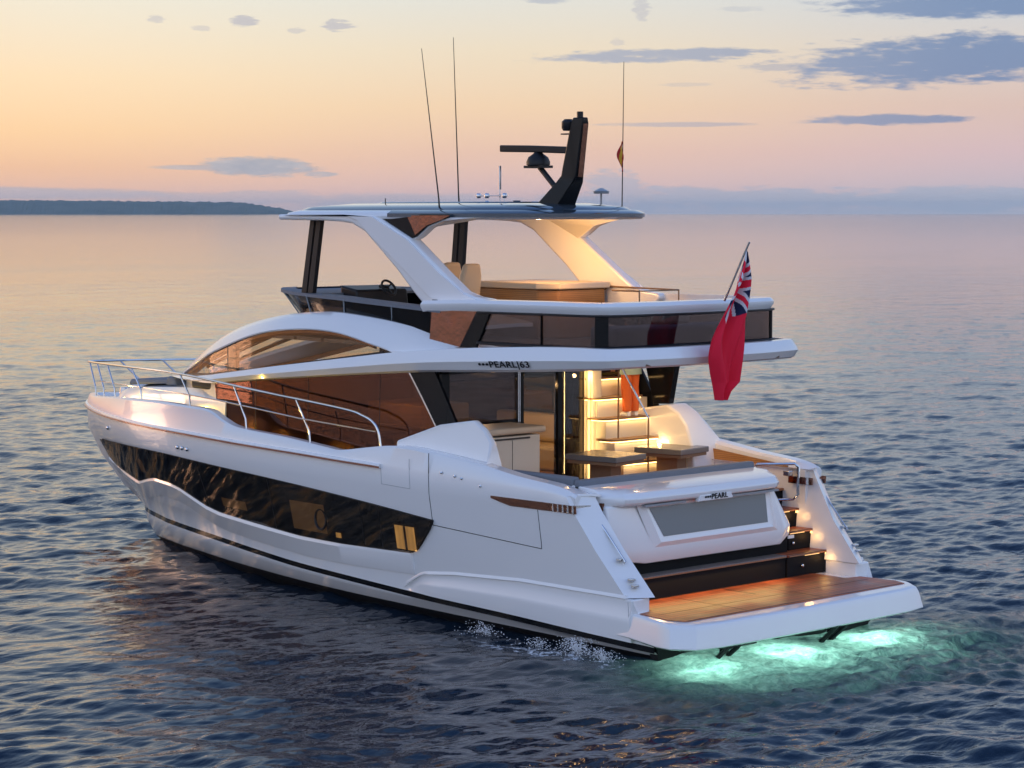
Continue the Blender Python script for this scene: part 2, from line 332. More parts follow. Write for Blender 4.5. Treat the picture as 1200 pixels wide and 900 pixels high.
# ------------------------------------------------------------------ water
def waves(x, y):
    h = np.zeros_like(x); r2 = np.random.default_rng(11)
    base = -TH + math.pi + .25                         # travelling roughly towards the camera
    for i in range(64):
        lam = .27 * (1.066 ** i) * r2.uniform(.9, 1.1)     # .55 m .. 25 m
        k = 2 * math.pi / lam; a = base + r2.normal(0, .55)
        amp = .0052 * lam ** .72 if lam < 2.2 else .0052 * 2.2 ** .72 * (2.2 / lam) ** .35
        ph = r2.uniform(0, 6.28)
        q = (x * math.cos(a) + y * math.sin(a)) * k + ph
        h += amp * 1.2 * (np.sin(q) + .22 * np.sin(2 * q + .6))
    return h
def build_water():
    # rows get denser near the viewer's side of the yacht; columns fine in the sector round the yacht, coarse elsewhere
    r = np.concatenate([np.linspace(.5, 18, 20), 6.2 / np.linspace(6.2 / 19, 6.2 / 260, 1000), np.geomspace(270, 9000, 80)])
    fine = np.linspace(-15, 15, 1000); rest = np.concatenate([np.linspace(-180, -60, 25)[:-1], np.linspace(-60, -15, 90)[:-1]])
    a = np.concatenate([rest, fine, np.linspace(15, 75, 420)[1:], np.linspace(75, 180, 30)[1:-1]]); a = np.radians(a) - TH
    RR, AA = np.meshgrid(r, a, indexing='ij'); X = CAM.x + RR * np.cos(AA); Y = CAM.y + RR * np.sin(AA)
    fade = 1 / (1 + (RR / 105) ** 2)
    calm = 1 - .5 * np.exp(-(((X - 8) / 9) ** 2 + ((Y - 7) / 5.5) ** 2))       # lee of the hull
    Z = waves(X, Y) * fade * calm
    # wash thrown out from the bow
    d = np.hypot(X - 15.5, Y - 1.); Z += .028 * np.sin(d * 4.6) * np.exp(-((d - 5) / 3.6) ** 2) * (Y > -2)
    # churned water behind the swim platform
    g = np.exp(-(((X + 1.3) / 1.7) ** 2 + ((Y + .2) / 3.) ** 2)); lx = np.sin(X * 5.1 + 1.3 * np.sin(Y * 3.1)) * np.sin(Y * 4.3 + 1.7 * np.sin(X * 3.7)) + .6 * np.sin(X * 9.7 + Y * 7.3) * np.sin(Y * 11.9 - X * 5.1)
    Z += .05 * g * lx
    nr, na = X.shape; V = np.stack([X, Y, Z], -1).reshape(-1, 3)
    i, j = np.meshgrid(np.arange(nr - 1), np.arange(na), indexing='ij'); j2 = (j + 1) % na
    F = np.stack([i * na + j, (i + 1) * na + j, (i + 1) * na + j2, i * na + j2], -1).reshape(-1, 4)
    me = bpy.data.meshes.new('water'); me.vertices.add(len(V)); me.vertices.foreach_set('co', V.astype(np.float32).ravel())
    me.loops.add(F.size); me.loops.foreach_set('vertex_index', F.astype(np.int32).ravel())
    me.polygons.add(len(F)); me.polygons.foreach_set('loop_start', np.arange(0, F.size, 4, dtype=np.int32)); me.polygons.foreach_set('loop_total', np.full(len(F), 4, dtype=np.int32))
    me.update(calc_edges=True); me.polygons.foreach_set('use_smooth', np.ones(len(F), dtype=bool))
    m = bpy.data.materials.new('sea_water'); m.use_nodes = True; t_ = m.node_tree; t_.nodes.clear(); q = NT(t_)
    oc = q.n('ShaderNodeTexCoord').outputs['Object']
    def mapped(sx_, sy_, ang):
        mp = q.n('ShaderNodeMapping'); q.set(mp.inputs[0], oc); mp.inputs['Rotation'].default_value = (0, 0, ang); mp.inputs['Scale'].default_value = (sx_, sy_, 1); return mp.outputs[0]
    n1 = q.noise(mapped(1.9, .8, TH - .25), 1.15, 3, .55, .3); n2 = q.noise(mapped(1.7, 1., TH + .3), 4.4, 3, .6, .4); n3 = q.noise(mapped(2.1, 1., TH - .1), .28, 3, .5)
    patchy = q.m('ADD', .55, q.m('MULTIPLY', q.smooth(q.noise(mapped(.6, .25, TH), .045, 4, .6), .3, .7), .95))
    hgt = q.m('ADD', q.m('ADD', q.m('MULTIPLY', n1, .055), q.m('MULTIPLY', n2, .009)), q.m('MULTIPLY', n3, .10))
    gx = q.n('ShaderNodeSeparateXYZ'); q.set(gx.inputs[0], oc)
    def blob(cx, cy, rx, ry):
        return q.m('EXPONENT', q.m('MULTIPLY', q.m('ADD', q.m('POWER', q.m('ABSOLUTE', q.m('DIVIDE', q.m('SUBTRACT', gx.outputs[0], cx), rx)), 2.), q.m('POWER', q.m('ABSOLUTE', q.m('DIVIDE', q.m('SUBTRACT', gx.outputs[1], cy), ry)), 2.)), -1.))
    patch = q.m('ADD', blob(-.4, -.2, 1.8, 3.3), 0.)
    patchb = blob(2.7, 2.95, 2.1, .42)
    fn = q.noise(oc, 2.6, 6, .65, 1.2); fn2 = q.noise(oc, 9., 5, .7, .8)
    hgt = q.m('ADD', hgt, q.m('MULTIPLY', q.m('MULTIPLY', patch, fn), .15))
    dist = q.vm('LENGTH', oc); far = q.m('DIVIDE', 1., q.m('ADD', 1., q.m('POWER', q.m('DIVIDE', dist, 85.), 1.5)))
    b = q.n('ShaderNodeBump'); q.set(b.inputs['Strength'], 1.); b.inputs['Distance'].default_value = 1.; q.set(b.inputs['Height'], q.m('MULTIPLY', q.m('MULTIPLY', hgt, patchy), q.m('ADD', .05, q.m('MULTIPLY', far, .95))))
    p = q.n('ShaderNodeBsdfPrincipled'); p.inputs['Roughness'].default_value = .07; p.inputs['IOR'].default_value = 1.333
    p.inputs['Base Color'].default_value = (.006, .015, .028, 1); t_.links.new(b.outputs[0], p.inputs['Normal'])
    tl = q.n('ShaderNodeBsdfTranslucent'); t_.links.new(b.outputs[0], tl.inputs['Normal'])
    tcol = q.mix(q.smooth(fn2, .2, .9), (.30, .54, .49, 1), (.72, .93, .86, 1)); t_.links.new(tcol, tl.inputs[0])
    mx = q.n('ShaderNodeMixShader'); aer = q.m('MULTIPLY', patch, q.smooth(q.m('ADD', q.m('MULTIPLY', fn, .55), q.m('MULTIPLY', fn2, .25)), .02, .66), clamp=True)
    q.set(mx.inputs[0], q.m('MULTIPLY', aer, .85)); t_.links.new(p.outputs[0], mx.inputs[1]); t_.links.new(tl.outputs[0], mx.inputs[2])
    # white foam flecks
    fo = q.n('ShaderNodeBsdfDiffuse'); fo.inputs[0].default_value = (.75, .78, .8, 1)
    fl = q.m('ADD', q.m('MULTIPLY', fn, .45), q.m('MULTIPLY', fn2, .55))
    fm = q.m('MULTIPLY', q.smooth(q.m('ADD', fl, q.m('MULTIPLY', q.m('SUBTRACT', patchb, 1.), .16)), .47, .58), q.smooth(patchb, .02, .3))
    mx2 = q.n('ShaderNodeMixShader'); q.set(mx2.inputs[0], q.m('MULTIPLY', fm, .8)); t_.links.new(mx.outputs[0], mx2.inputs[1]); t_.links.new(fo.outputs[0], mx2.inputs[2])
    o_ = q.n('ShaderNodeOutputMaterial'); t_.links.new(mx2.outputs[0], o_.inputs[0])
    o = link('water', me, m); tag(o, kind='structure'); return o
build_water()

# distant wooded headland across the bay
def headland():
    n = 260; V = []; F = []
    for i in range(n + 1):
        px = -260 + (352 + 260) * i / n; a = math.atan((px - 600) / 2693); dirx = math.cos(-TH - a); diry = math.sin(-TH - a)
        t_ = px / 352
        hpx = 16.2 - 3.2 * max(t_, 0) ** 1.5 if px < 290 else 12.5 * max(0, (352 - px) / 62) ** .6
        D0 = 7600.; hh = max(.2, hpx * D0 / 2693 * 1.06 + 1.4 * math.sin(i * .9) * math.sin(i * .37) + rng.uniform(-1, 1) * .7 * (hpx > 4))
        for k, (dd, f) in enumerate(((0, -.02), (30, .12), (150, .45), (320, .8), (520, 1.), (900, .9), (1300, 0.))):
            D = D0 + dd * (.9 + .1 * math.sin(i * .21)); V.append((CAM.x + D * dirx, CAM.y + D * diry, hh * f + (rng.uniform(-1, 1) * 1.5 if 1 <= k <= 4 else 0) * (hpx > 4)))
    for i in range(n):
        for k in range(6): a = i * 7 + k; F.append((a, a + 1, a + 8, a + 7))
    m = mat('pine_woods', (.035, .05, .035), .9); q = NT(m.node_tree); oc = q.n('ShaderNodeTexCoord').outputs['Object']
    c = q.mix(q.smooth(q.noise(oc, .012, 5, .6), .35, .65), (.028, .045, .03, 1), (.075, .085, .065, 1)); m.node_tree.links.new(c, m.node_tree.nodes['Principled BSDF'].inputs['Base Color'])
    m.node_tree.nodes['Principled BSDF'].inputs['Specular IOR Level'].default_value = 0.
    tag(raw('hills', V, F, m), kind='structure')
headland()
# aerial haze
HZ = MB(); HZ.box((CAM.x - 10500, CAM.y - 10500, -1.5), (CAM.x + 10500, CAM.y + 10500, 62))
hz = HZ.build('haze', None, None, auto=None); hm = bpy.data.materials.new('haze'); hm.use_nodes = True; ht = hm.node_tree; ht.nodes.clear()
hv = ht.nodes.new('ShaderNodeVolumePrincipled'); hv.inputs['Color'].default_value = (.66, .88, 1, 1); hv.inputs['Density'].default_value = .000075; hv.inputs['Anisotropy'].default_value = .1
ho = ht.nodes.new('ShaderNodeOutputMaterial'); ht.links.new(hv.outputs[0], ho.inputs['Volume']); hz.data.materials.append(hm); tag(hz, kind='stuff')

# ================================================================== YACHT
Y = empty('motor_yacht', (0, 0, 0))
tag(Y, 'white twin-deck motor yacht with black hull windows and bronze glass, stern towards the viewer', 'yacht')
ys = crv([(0, 2.5), (1, 2.55), (3, 2.62), (6, 2.68), (9, 2.68), (11, 2.58), (12.5, 2.4), (14, 2.08), (15.5, 1.62), (17, 1.05), (18.2, .5), (18.87, .04)])
yc = crv([(0, 2.38), (2, 2.4), (6, 2.4), (8, 2.36), (10, 2.2), (12, 1.87), (14, 1.35), (15, .98), (16, .55), (16.95, .02)])
yw = crv([(0, 2.2), (2, 2.22), (6, 2.15), (8, 2.05), (10, 1.8), (12, 1.42), (14, .85), (15, .52), (16, .15), (16.35, .01)])
zc = crv([(0, .22), (2.09, .28), (3.78, .34), (5.7, .39), (7.5, .46), (9.07, .51), (10.44, .57), (12.05, .62), (14.2, .62), (16, .58), (17, .52)])     # top of the black chine stripe
zb = crv([(0, .09), (4, .13), (8.3, .16), (11.7, .17), (14.3, .12), (16.4, .02)])
zr = crv([(2.35, 2.22), (4, 2.27), (6.48, 2.34), (7.42, 2.36), (8.52, 2.39), (10.2, 2.42), (12.07, 2.45), (14.4, 2.44), (17, 2.42), (18.87, 2.46)])
zt = crv([(2.19, 2.13), (2.33, 2.24), (2.71, 2.33), (3.53, 2.41), (4.44, 2.54), (5.38, 2.63), (5.87, 2.665), (6.37, 2.65), (6.89, 2.585), (7.53, 2.5), (7.9, 2.52), (8.97, 2.60), (10.3, 2.66), (10.8, 2.76), (11.23, 2.89), (11.9, 2.91), (13.3, 2.9), (15.5, 2.8), (17.32, 2.68), (18.87, 2.62)])
# longitudinal lines of the hull: (x start, x end, y(x), z(x))
Ls = [
    (.9, 15.6, lambda x: 0 * x + .02, lambda x: -.75 + 0 * x),
    (.9, 16.2, lambda x: yw(x) * .92, lambda x: -.15 + 0 * x),
    (.9, 16.4, lambda x: yw(x) * .45 + yc(np.minimum(x, 16.3)) * .55 - .03, lambda x: zb(x)),
    (.9, 16.6, lambda x: yw(x) * .15 + yc(x) * .85, lambda x: (zb(x) * .5 + zc(x) * .5) - .0),
    (.9, 16.9, lambda x: yc(x), lambda x: zc(x) - .085),
    (.9, 16.95, lambda x: yc(x) + .004, lambda x: zc(x)),
    (1.28, 17.25, lambda x: yc(x) * .78 + ys(x) * .22 + .02, lambda x: np.maximum(.86, zc(x) + .32)),
    (1.39, 17.35, lambda x: yc(x) * .76 + ys(x) * .24 + .02, lambda x: np.maximum(.88, zc(x) + .34)),
    (1.95, 17.95, lambda x: yc(np.minimum(x, 16.9)) * .42 + ys(x) * .58, lambda x: 1.5 + 0 * x),
    (2.3, 18.5, lambda x: ys(x) * .93 + yc(np.minimum(x, 16.9)) * .07, lambda x: 2.0 + 0 * x),
    (2.42, 18.86, ys, lambda x: np.minimum(zr(x), zt(x) - .08)),
    (2.42, 18.87, lambda x: ys(x) - .015, lambda x: np.minimum(zr(x) + .05, zt(x) - .05)),
    (2.38, 18.78, lambda x: ys(x) - .045, lambda x: zt(x) - .03),
    (2.37, 18.74, lambda x: ys(x) - .075, lambda x: zt(x)),
    (2.37, 18.6, lambda x: np.maximum(ys(x) - .2, .02), lambda x: zt(x)),
    (2.37, 18.5, lambda x: np.maximum(ys(x) - .23, .015), lambda x: zt(x) - .04),
    (2.37, 18.4, lambda x: np.maximum(ys(x) - .25, .01), lambda x: np.where(x < 6, 1.8, zr(x) - .05)),
]
NS = 150
uu = np.linspace(0, 1, NS)
def lng(L, u=None):
    u = uu if u is None else u
    x = L[0] + (L[1] - L[0]) * u; y = L[2](x); z = L[3](x)
    taper = np.clip((1 - u) / .004, 0, 1); return x, y * np.where(u > .996, taper, 1), z
GR = [lng(L) for L in Ls]
for k in (10, 11, 12, 13, 14, 15, 16):                # the tiny blunt stem head
    pass
def yhull(x, z):
    """half-breadth of the topsides at x, z"""
    pr = []
    for L in Ls[2:11]:
        xx = np.clip(x, L[0], L[1]); pr.append((float(L[3](xx)), float(L[2](xx)) if x <= L[1] else 0.))
    return float(np.interp(z, [a for a, b in pr], [b for a, b in pr]))
V = []; F = []; MI = []
nL = len(Ls)
for sg in (1, -1):
    for (x, y, z) in GR:
        V += [(a, b * sg, c) for a, b, c in zip(x, y, z)]
for s_, sg in enumerate((1, -1)):
    o_ = s_ * nL * NS
    for l in range(nL - 1):
        for i in range(NS - 1):
            a = o_ + l * NS + i; f = (a, a + 1, a + NS + 1, a + NS); F.append(f[::-1] if sg > 0 else f)
            MI.append(1 if l in (0, 1) else (2 if l == 4 else 0))
# aft closing faces: keel..z .86 vertical at x=.35, and the raked aft face of each wing
def wing(sg):
    inner = {}
    rows = []
    for l in range(7, 14):
        x, y, z = GR[l]; P = (x[0], y[0] * sg, z[0]); Q = (x[0] - .22, (y[0] - .36) * sg, z[0] + (.0 if l < 12 else -.02)); rows.append((P, Q))
    n0 = len(V)
    for P, Q in rows:
        V.append(P); V.append(((P[0] * .35 + Q[0] * .65) - .03, P[1] * .35 + Q[1] * .65, P[2])); V.append(Q)
        V.append((4.4, Q[1], max(P[2], .7)))
    for k in range(len(rows) - 1):
        for c in range(3):
            a = n0 + k * 4 + c; f = (a, a + 1, a + 5, a + 4); F.append(f if sg > 0 else f[::-1]); MI.append(0)
    a = n0 + (len(rows) - 1) * 4
    # top cap of the wing back to the bulwark top
    # bottom closing
    F.append((n0, n0 + 3, n0 + 2, n0 + 1)); MI.append(0)
    return rows
wing(1); wing(-1)
hull = raw('hull', V, F, [gel, anti, blk], Y, mi=MI, auto=38)
# wing top caps, inner cockpit bulwarks
for sg in (1, -1):
    mb = MB(); xs_ = np.linspace(2.3, 6.0, 24)
    prof = [[(x, sg * (float(ys(x)) - .045), float(zt(x)) - .03), (x, sg * (float(ys(x)) - .09), float(zt(x)) + .012), (x, sg * (float(ys(x)) - .3), float(zt(x)) + .012), (x, sg * (2.16 if x < 2.55 else 2.29), float(zt(x)) - .03), (x, sg * (2.16 if x < 2.55 else 2.29), .7 if x < 2.7 else 1.7), (x, sg * 2.4, .7 if x < 2.7 else 1.7)] for x in xs_]
    mb.prism(prof); mb.build('cockpit_bulwark', gel, Y, auto=35)
    # block under the wing
    MB().box((1.25, sg * 2.12, .5), (2.6, sg * 2.44, .87)).build('wing_foot', gel, Y, bevel=.02)
# moulded knuckle and spray chine low on the quarter
def zst(x): return float(np.interp(x, [.9, 1.4, 3.5, 4.97, 5.72, 6.25], [.86, .87, .865, .79, .71, .46]))
for sg in (1, -1):
    mb = MB(); rings = []
    for x in np.linspace(1.28, 6.2, 60):
        z = zst(x); zl = float(zc(x)) + .012; y0 = yhull(x, z); ring = []
        k_ = min(1, (6.2 - x) / .7)
        ring = [(x, sg * (y0 - .1), z - .03), (x, sg * (y0 + .01), z - .02), (x, sg * (yhull(x, z - .1) + .012), z - (z - zl) * .22), (x, sg * (yhull(x, z - .2) + .05 * k_ + .01), z - (z - zl) * .42), (x, sg * (yhull(x, z - .25) + .06 * k_ + .01), z - (z - zl) * .55), (x, sg * (yhull(x, zl) + .05 * k_ + .01), zl), (x, sg * (y0 - .15), zl)]
        rings.append(ring)
    mb.prism(rings); mb.build('spray_chine', gel, Y, auto=50)
    mb = MB(); rings = []
    for x in np.linspace(1.39, 6.15, 50):
        z = zst(x); y0 = yhull(x, z + .05); k_ = min(1, (6.15 - x) / .5)
        rings.append([(x, sg * (y0 - .04), z + .05), (x, sg * (yhull(x, z + .05) + .004), z + .05), (x, sg * (y0 + .014 * k_ + .006), z + .008), (x, sg * (y0 + .01 * k_ + .005), z), (x, sg * (y0 - .06), z)])
    mb.prism(rings); mb.build('hull_knuckle', gel, Y, auto=50)
# hull side windows: long black glass each side
wt = crv([(5.33, 1.60), (6.9, 1.735), (8.72, 1.86), (10.66, 1.95), (12.86, 2.01), (14.94, 1.97), (16.4, 1.90), (17.5, 1.84)])
def wbz(x): return float(np.interp(x, [5.33, 5.42, 5.73, 5.9, 7.6, 8.73, 9.98, 11.3, 11.75, 12.68, 13.1, 13.89, 14.3, 15.15, 15.6, 16.94, 17.45], [1.58, 1.45, 1.11, 1.03, .995, 1.0, 1.06, 1.12, 1.18, 1.40, 1.45, 1.46, 1.40, 1.25, 1.28, 1.36, 1.60]))
xw = np.concatenate([np.linspace(5.33, 5.9, 8), np.linspace(6.0, 17.2, 110)])
_x = np.linspace(5.3, 17.3, 120); _pa = np.polyfit(_x, [yhull(x, 1.0) for x in _x], 6); _pb = np.polyfit(_x, [yhull(x, 2.0) for x in _x], 6)
yflush = lambda x, z: float(np.polyval(_pa, x) + (np.polyval(_pb, x) - np.polyval(_pa, x)) * (z - 1.0))
for sg in (1, -1):
    V_ = []; F_ = []; nz = 12
    dk = band('tmp', xw, wbz, lambda x: float(wt(x)), yflush, .004, .02, darkcab, Y, nz=nz); dk.name = 'cabin_lining'
    gl = band('tmp', xw, wbz, lambda x: float(wt(x)), yflush, .05, .006, cop_hull, Y, nz=nz); gl.name = 'hull_window'
    if sg < 0:
        for o in (dk, gl):
            for v in o.data.vertices: v.co.y *= -1
            o.data.flip_normals()
    # white bulged panel whose upper edge frames the glass
    mb = MB(); rings = []
    for x in np.linspace(5.9, 17.25, 100):
        z = wbz(x); k_ = min(1, max(.0, (x - 5.9) / 5)); dz = min(.34, z - float(zc(x)) - .12)
        rings.append([(x, sg * (yhull(x, z) - .03), z - .005), (x, sg * (yhull(x, z) + .045), z - .003), (x, sg * (yhull(x, z - .05) + .05 + .03 * k_), z - .055), (x, sg * (yhull(x, z - dz) + .012), z - dz), (x, sg * (yhull(x, z - dz) - .03), z - dz)])
    mb.prism(rings); mb.build('hull_bulge', gel, Y, auto=30)
# window divisions and lit cabins behind the port glass
for sg in (1, -1):
    def panel(name, x0, x1, z0, z1, m, off=.026, th=.006):
        o = band(name, np.linspace(x0, x1, 5), lambda x: z0, lambda x: z1, yflush, off, th, m, Y, nz=8)
        if sg < 0:
            for v in o.data.vertices: v.co.y *= -1
            o.data.flip_normals()
        return o
    panel('lit_cabin_window', 5.78, 6.24, 1.07, 1.44, ledy)
    panel('cabin_curtain', 5.98, 6.03, 1.07, 1.44, brown, .032)
    panel('lit_cabin_window', 7.98, 8.9, 1.11, 1.58, leddim)
    panel('lit_cabin_window', 7.62, 7.75, 1.08, 1.16, ledy)
    panel('lit_cabin_window', 14.3, 14.6, 1.5, 1.75, leddim)
    panel('lit_cabin_window', 10.3, 11.1, 1.25, 1.4, leddim)
    for xm in (7.0, 9.4, 11.6, 13.6, 6.55): panel('window_joint', xm, xm + .012, wbz(xm) + .02, float(wt(xm)) - .02, blkm, .053, .003)
    mb = MB(); cx_, cz_ = 8.08, 1.34; ring = [(cx_ + .14 * math.cos(a), sg * (yflush(cx_, cz_) + .040), cz_ + .16 * math.sin(a)) for a in np.linspace(0, 2 * math.pi, 25)]
    mb.tube(ring, .022, 6).build('porthole_ring', blkm, Y)
# rub rail
for sg in (1, -1):
    xs_ = np.linspace(6.45, 18.8, 90); mb = MB(); rings = []
    for x in xs_:
        y0, z0 = float(ys(x)), float(zr(x)); rings.append([(x, sg * (y0 - .05), z0 - .035), (x, sg * (y0 + .03), z0 - .03), (x, sg * (y0 + .045), z0 + .0), (x, sg * (y0 + .03), z0 + .03), (x, sg * (y0 - .05), z0 + .035)])
    rr = mb.prism(rings).build('rub_rail', gel, Y, auto=50)
    mb = MB(); mb.tube([(x, sg * (float(ys(x)) + .042), float(zr(x)) - .022) for x in xs_], .014, 6).build('copper_strip', rubr, rr)
    # soft moulded return above the rail towards the bow
# panel gaps on the quarter: seams as thin dark inlays
def seam(pts, w_=.012, m=None, name='panel_seam', both=(1, -1), off=.004):
    for sg in both:
        mb = MB()
        for (x0, z0), (x1, z1) in zip(pts[:-1], pts[1:]):
            n = max(2, int(math.hypot(x1 - x0, z1 - z0) / .1)); P = []
            for k in range(n + 1):
                x = x0 + (x1 - x0) * k / n; z = z0 + (z1 - z0) * k / n; P.append((x, sg * (yhull(x, z) + off - .004), z))
            mb.tube(P, w_ / 2, 5)
        mb.build(name, m or blkm, Y)
seam([(5.33, 2.62), (5.36, 1.52), (3.02, 1.405), (3.02, 1.98)], .012)
seam([(6.45, 2.35), (6.45, 2.06), (5.78, 2.04), (5.78, 2.5)], .008, gel2)
seam([(1.3, .84), (1.3, .36)], .008, gel2, off=.06)
# hawse / mooring slot, polished trim on each quarter
for sg in (1, -1):
    hb = band('mooring_slot', np.linspace(2.25, 3.98, 14), lambda x: float(np.interp(x, [2.2, 3.6, 3.98], [1.985, 1.985, 2.065])), lambda x: 2.1, yhull, .012, .02, warm_refl, Y, nz=2)  # chrome slot; its brown reflections are painted in as copper colour
    if sg < 0:
        for v in hb.data.vertices: v.co.y *= -1
        hb.data.flip_normals()
    mb = MB()
    for k in range(5): mb.tube([(2.3 + k * .1, sg * (yhull(2.4, 2.04) + .01), 1.99), (2.3 + k * .1, sg * (yhull(2.4, 2.04) + .01), 2.1)], .016, 8)
    mb.each('fairlead_roller', steel, hb)
    # wrap-round piece on the wing face
    MB().prism([[(2.33, sg * 2.59, 1.99), (2.33, sg * 2.59, 2.1), (2.36, sg * 2.59, 2.1), (2.36, sg * 2.59, 1.99)], [(2.18, sg * 2.36, 1.99), (2.18, sg * 2.36, 2.1), (2.25, sg * 2.36, 2.1), (2.25, sg * 2.36, 1.99)]]).build('fairlead_plate', steel, Y)
    ib = MB().box((2.15, sg * 2.125, 2.0), (2.62, sg * 2.158, 2.11)).build('inner_fairlead', warm_refl, Y); MB().tube([(2.22, sg * 2.11, 2.0), (2.22, sg * 2.11, 2.11)], .03, 10).build('fairlead_roller', steel, ib)
    # slim handle rail down the raked wing face
    mb = MB(); yo = sg * 2.31
    mb.tube([(2.19, yo, 1.93), (2.13, yo, 1.95), (1.56, yo - sg * .02, 1.35), (1.6, yo - sg * .02, 1.33)], .014, 8)
    mb.build('grab_rail', steel, Y)
    mb = MB()
    for zz in (1.12, 1.04, 1.38): mb.box((1.36 + (zz - 1.04) * .85 - .04, yo - .05, zz - .02), (1.36 + (zz - 1.04) * .85 + .03, yo + .05, zz + .02))
    mb.each('deck_cleat', steel, Y, bevel=.008)
# bow fittings: three vents
mb = MB()
for xx, zz in ((12.3, 2.17), (12.12, 2.17), (11.94, 2.165), (16.1, 2.18)):
    for sg in (1, -1): mb.ball((xx, sg * (yhull(xx, zz) + .01), zz), .04, 10)
mb.each('hull_vent', steel, Y)
mb = MB()
for xx, zz in ((5.05, 2.35), (4.75, 2.32), (4.6, 2.3), (4.2, 2.22)): mb.ball((xx, yhull(xx, zz) + .004, zz), .022, 8)
mb.each('drain_outlet', steel, Y)

# ---- swim platform
outl = [(1.9, 2.45), (1.3, 2.5), (.55, 2.72), (.3, 2.72), (.02, 2.5), (-.06, 2.1), (-.1, 0), (-.06, -2.1), (.02, -2.5), (.3, -2.72), (.55, -2.72), (1.3, -2.5), (1.9, -2.45)]
def inset(p, d): return [(x + (d if x < 1.8 else 0), y - math.copysign(min(d, abs(y)), y) if abs(y) > .1 else y) for x, y in p]
sp = MB().prism([[(x, y, .315) for x, y in inset(outl, .07)], [(x, y, .345) for x, y in outl], [(x, y, .585) for x, y in inset(outl, .05)], [(x, y, .655) for x, y in inset(outl, .08)], [(x, y, .68) for x, y in inset(outl, .13)]]).build('swim_platform', gel, Y, bevel=.012, auto=50)
MB().xy([(1.84, 2.13), (1.2, 2.13), (1.16, 2.42), (.55, 2.5), (.3, 2.4), (.26, 0), (.3, -2.4), (.55, -2.5), (1.16, -2.42), (1.2, -2.13), (1.84, -2.13)], .684, .69).build('teak_deck', teak, sp, auto=None)
mb = MB(); mb.box((.3, -2.35, .6905), (.34, 2.35, .692)); mb.box((1.16, -.012, .6905), (1.8, .012, .692)); mb.box((.9, -2.3, .6905), (.91, 2.3, .692))
for yy in (1.1, -.55): mb.box((.3, yy, .6905), (1.8, yy + .008, .692))
mb.each('hatch_gap', blkm, sp)
MB().prism([[(.9, 2.2, -.5), (.9, 2.36, .32), (.9, -2.36, .32), (.9, -2.2, -.5)], [(1.05, 2.2, -.5), (1.05, 2.36, .32), (1.05, -2.36, .32), (1.05, -2.2, -.5)]]).build('hull_transom', anti, Y)
# brackets / struts below the platform
for yy in (1.35, -1.0):
    mb = MB(); mb.box((.5, yy - .04, -.3), (.6, yy + .04, .32)); mb.tube([(.2, yy, .3), (.6, yy + .1, -.1)], .035, 6); mb.tube([(.2, yy + .22, .3), (.6, yy + .3, -.1)], .035, 6); mb.box((.12, yy - .2, .26), (.62, yy + .35, .31))
    mb.build('platform_bracket', blkm, sp)
# ---- stern steps
def step(x0, x1, y0, y1, z, zlow, extra=None):
    r = MB().box((x0, y0, zlow), (x1, y1, z - .035)).build('stern_step', black_panel, Y)
    MB().box((x0 - .03, y0, z - .035), (x1, y1, z)).build('tread', teakg if y1 > 1 else teak, r, bevel=.008)
    MB().box((x0 - .032, y0 + .02, z - .03), (x0 - .03, y1 - .02, z - .012)).build('tread_edge', teak_edge, r)
    return r
step(1.86, 2.6, -1.49, 2.12, 1.03, .68)
r1 = step(1.84, 2.25, -2.16, -1.51, 1.03, .68)
r2 = step(2.14, 2.6, -2.16, -1.79, 1.33, 1.03)
r3 = step(2.44, 2.9, -2.16, -1.72, 1.62, 1.33)
r4 = step(2.76, 3.1, -2.16, -1.6, 1.9, 1.62)
for r_, x0, z in ((r1, 1.84, 1.0), (r2, 2.14, 1.3), (r3, 2.44, 1.59)):
    mb = MB(); mb.box((x0 - .02, -2.13, z - .045), (x0 - .005, -2.09, z - .01)); mb.box((x0 - .02, -1.98, z - .012), (x0 - .008, -1.8, z - .006)); mb.each('step_light', ledst, r_)
    lamp('step_lamp', 'POINT', (x0 - .09, -2.3, z - .08), 1.1, (1, .55, .18), r_, .07)
mb = MB(); mb.ball((1.825, -1.85, .84), .028, 10); mb.build('step_lock', steel, r1); MB().ball((2.125, -1.98, 1.14), .028, 10).build('step_lock', steel, r2)
MB().box((2.122, -1.86, 1.22), (2.14, -2.0, 1.27)).build('shower_cover', gel, r2)
l1 = lamp('platform_lamp', 'AREA', (1.79, .35, .985), 12, (1, .58, .2), Y, .06, sizey=3.6, to=(1.45, .35, .5)); l1.data.shape = 'RECTANGLE'; l1.data.size = .05; l1.data.size_y = 3.5
l1.rotation_euler = (0, R(34), 0)
# ---- tender garage block
gb = MB()
body = [[(3.0, 2.14, 1.28), (2.04, 2.14, 1.29), (1.98, 1.45, 1.18), (1.98, -1.5, 1.17), (2.04, -1.8, 1.31), (3.0, -1.8, 1.31)],
        [(3.0, 2.14, 1.5), (1.98, 2.14, 1.47), (1.88, 1.6, 1.42), (1.88, -1.5, 1.42), (1.97, -1.73, 1.48), (3.0, -1.7, 1.5)],
        [(3.0, 2.14, 2.1), (2.1, 2.14, 2.07), (2.0, 1.9, 2.05), (1.98, -1.32, 2.05), (2.08, -1.42, 2.07), (3.0, -1.6, 2.1)]]
gar = gb.prism(body).build('garage_body', gel, Y, bevel=.03, seg=3)
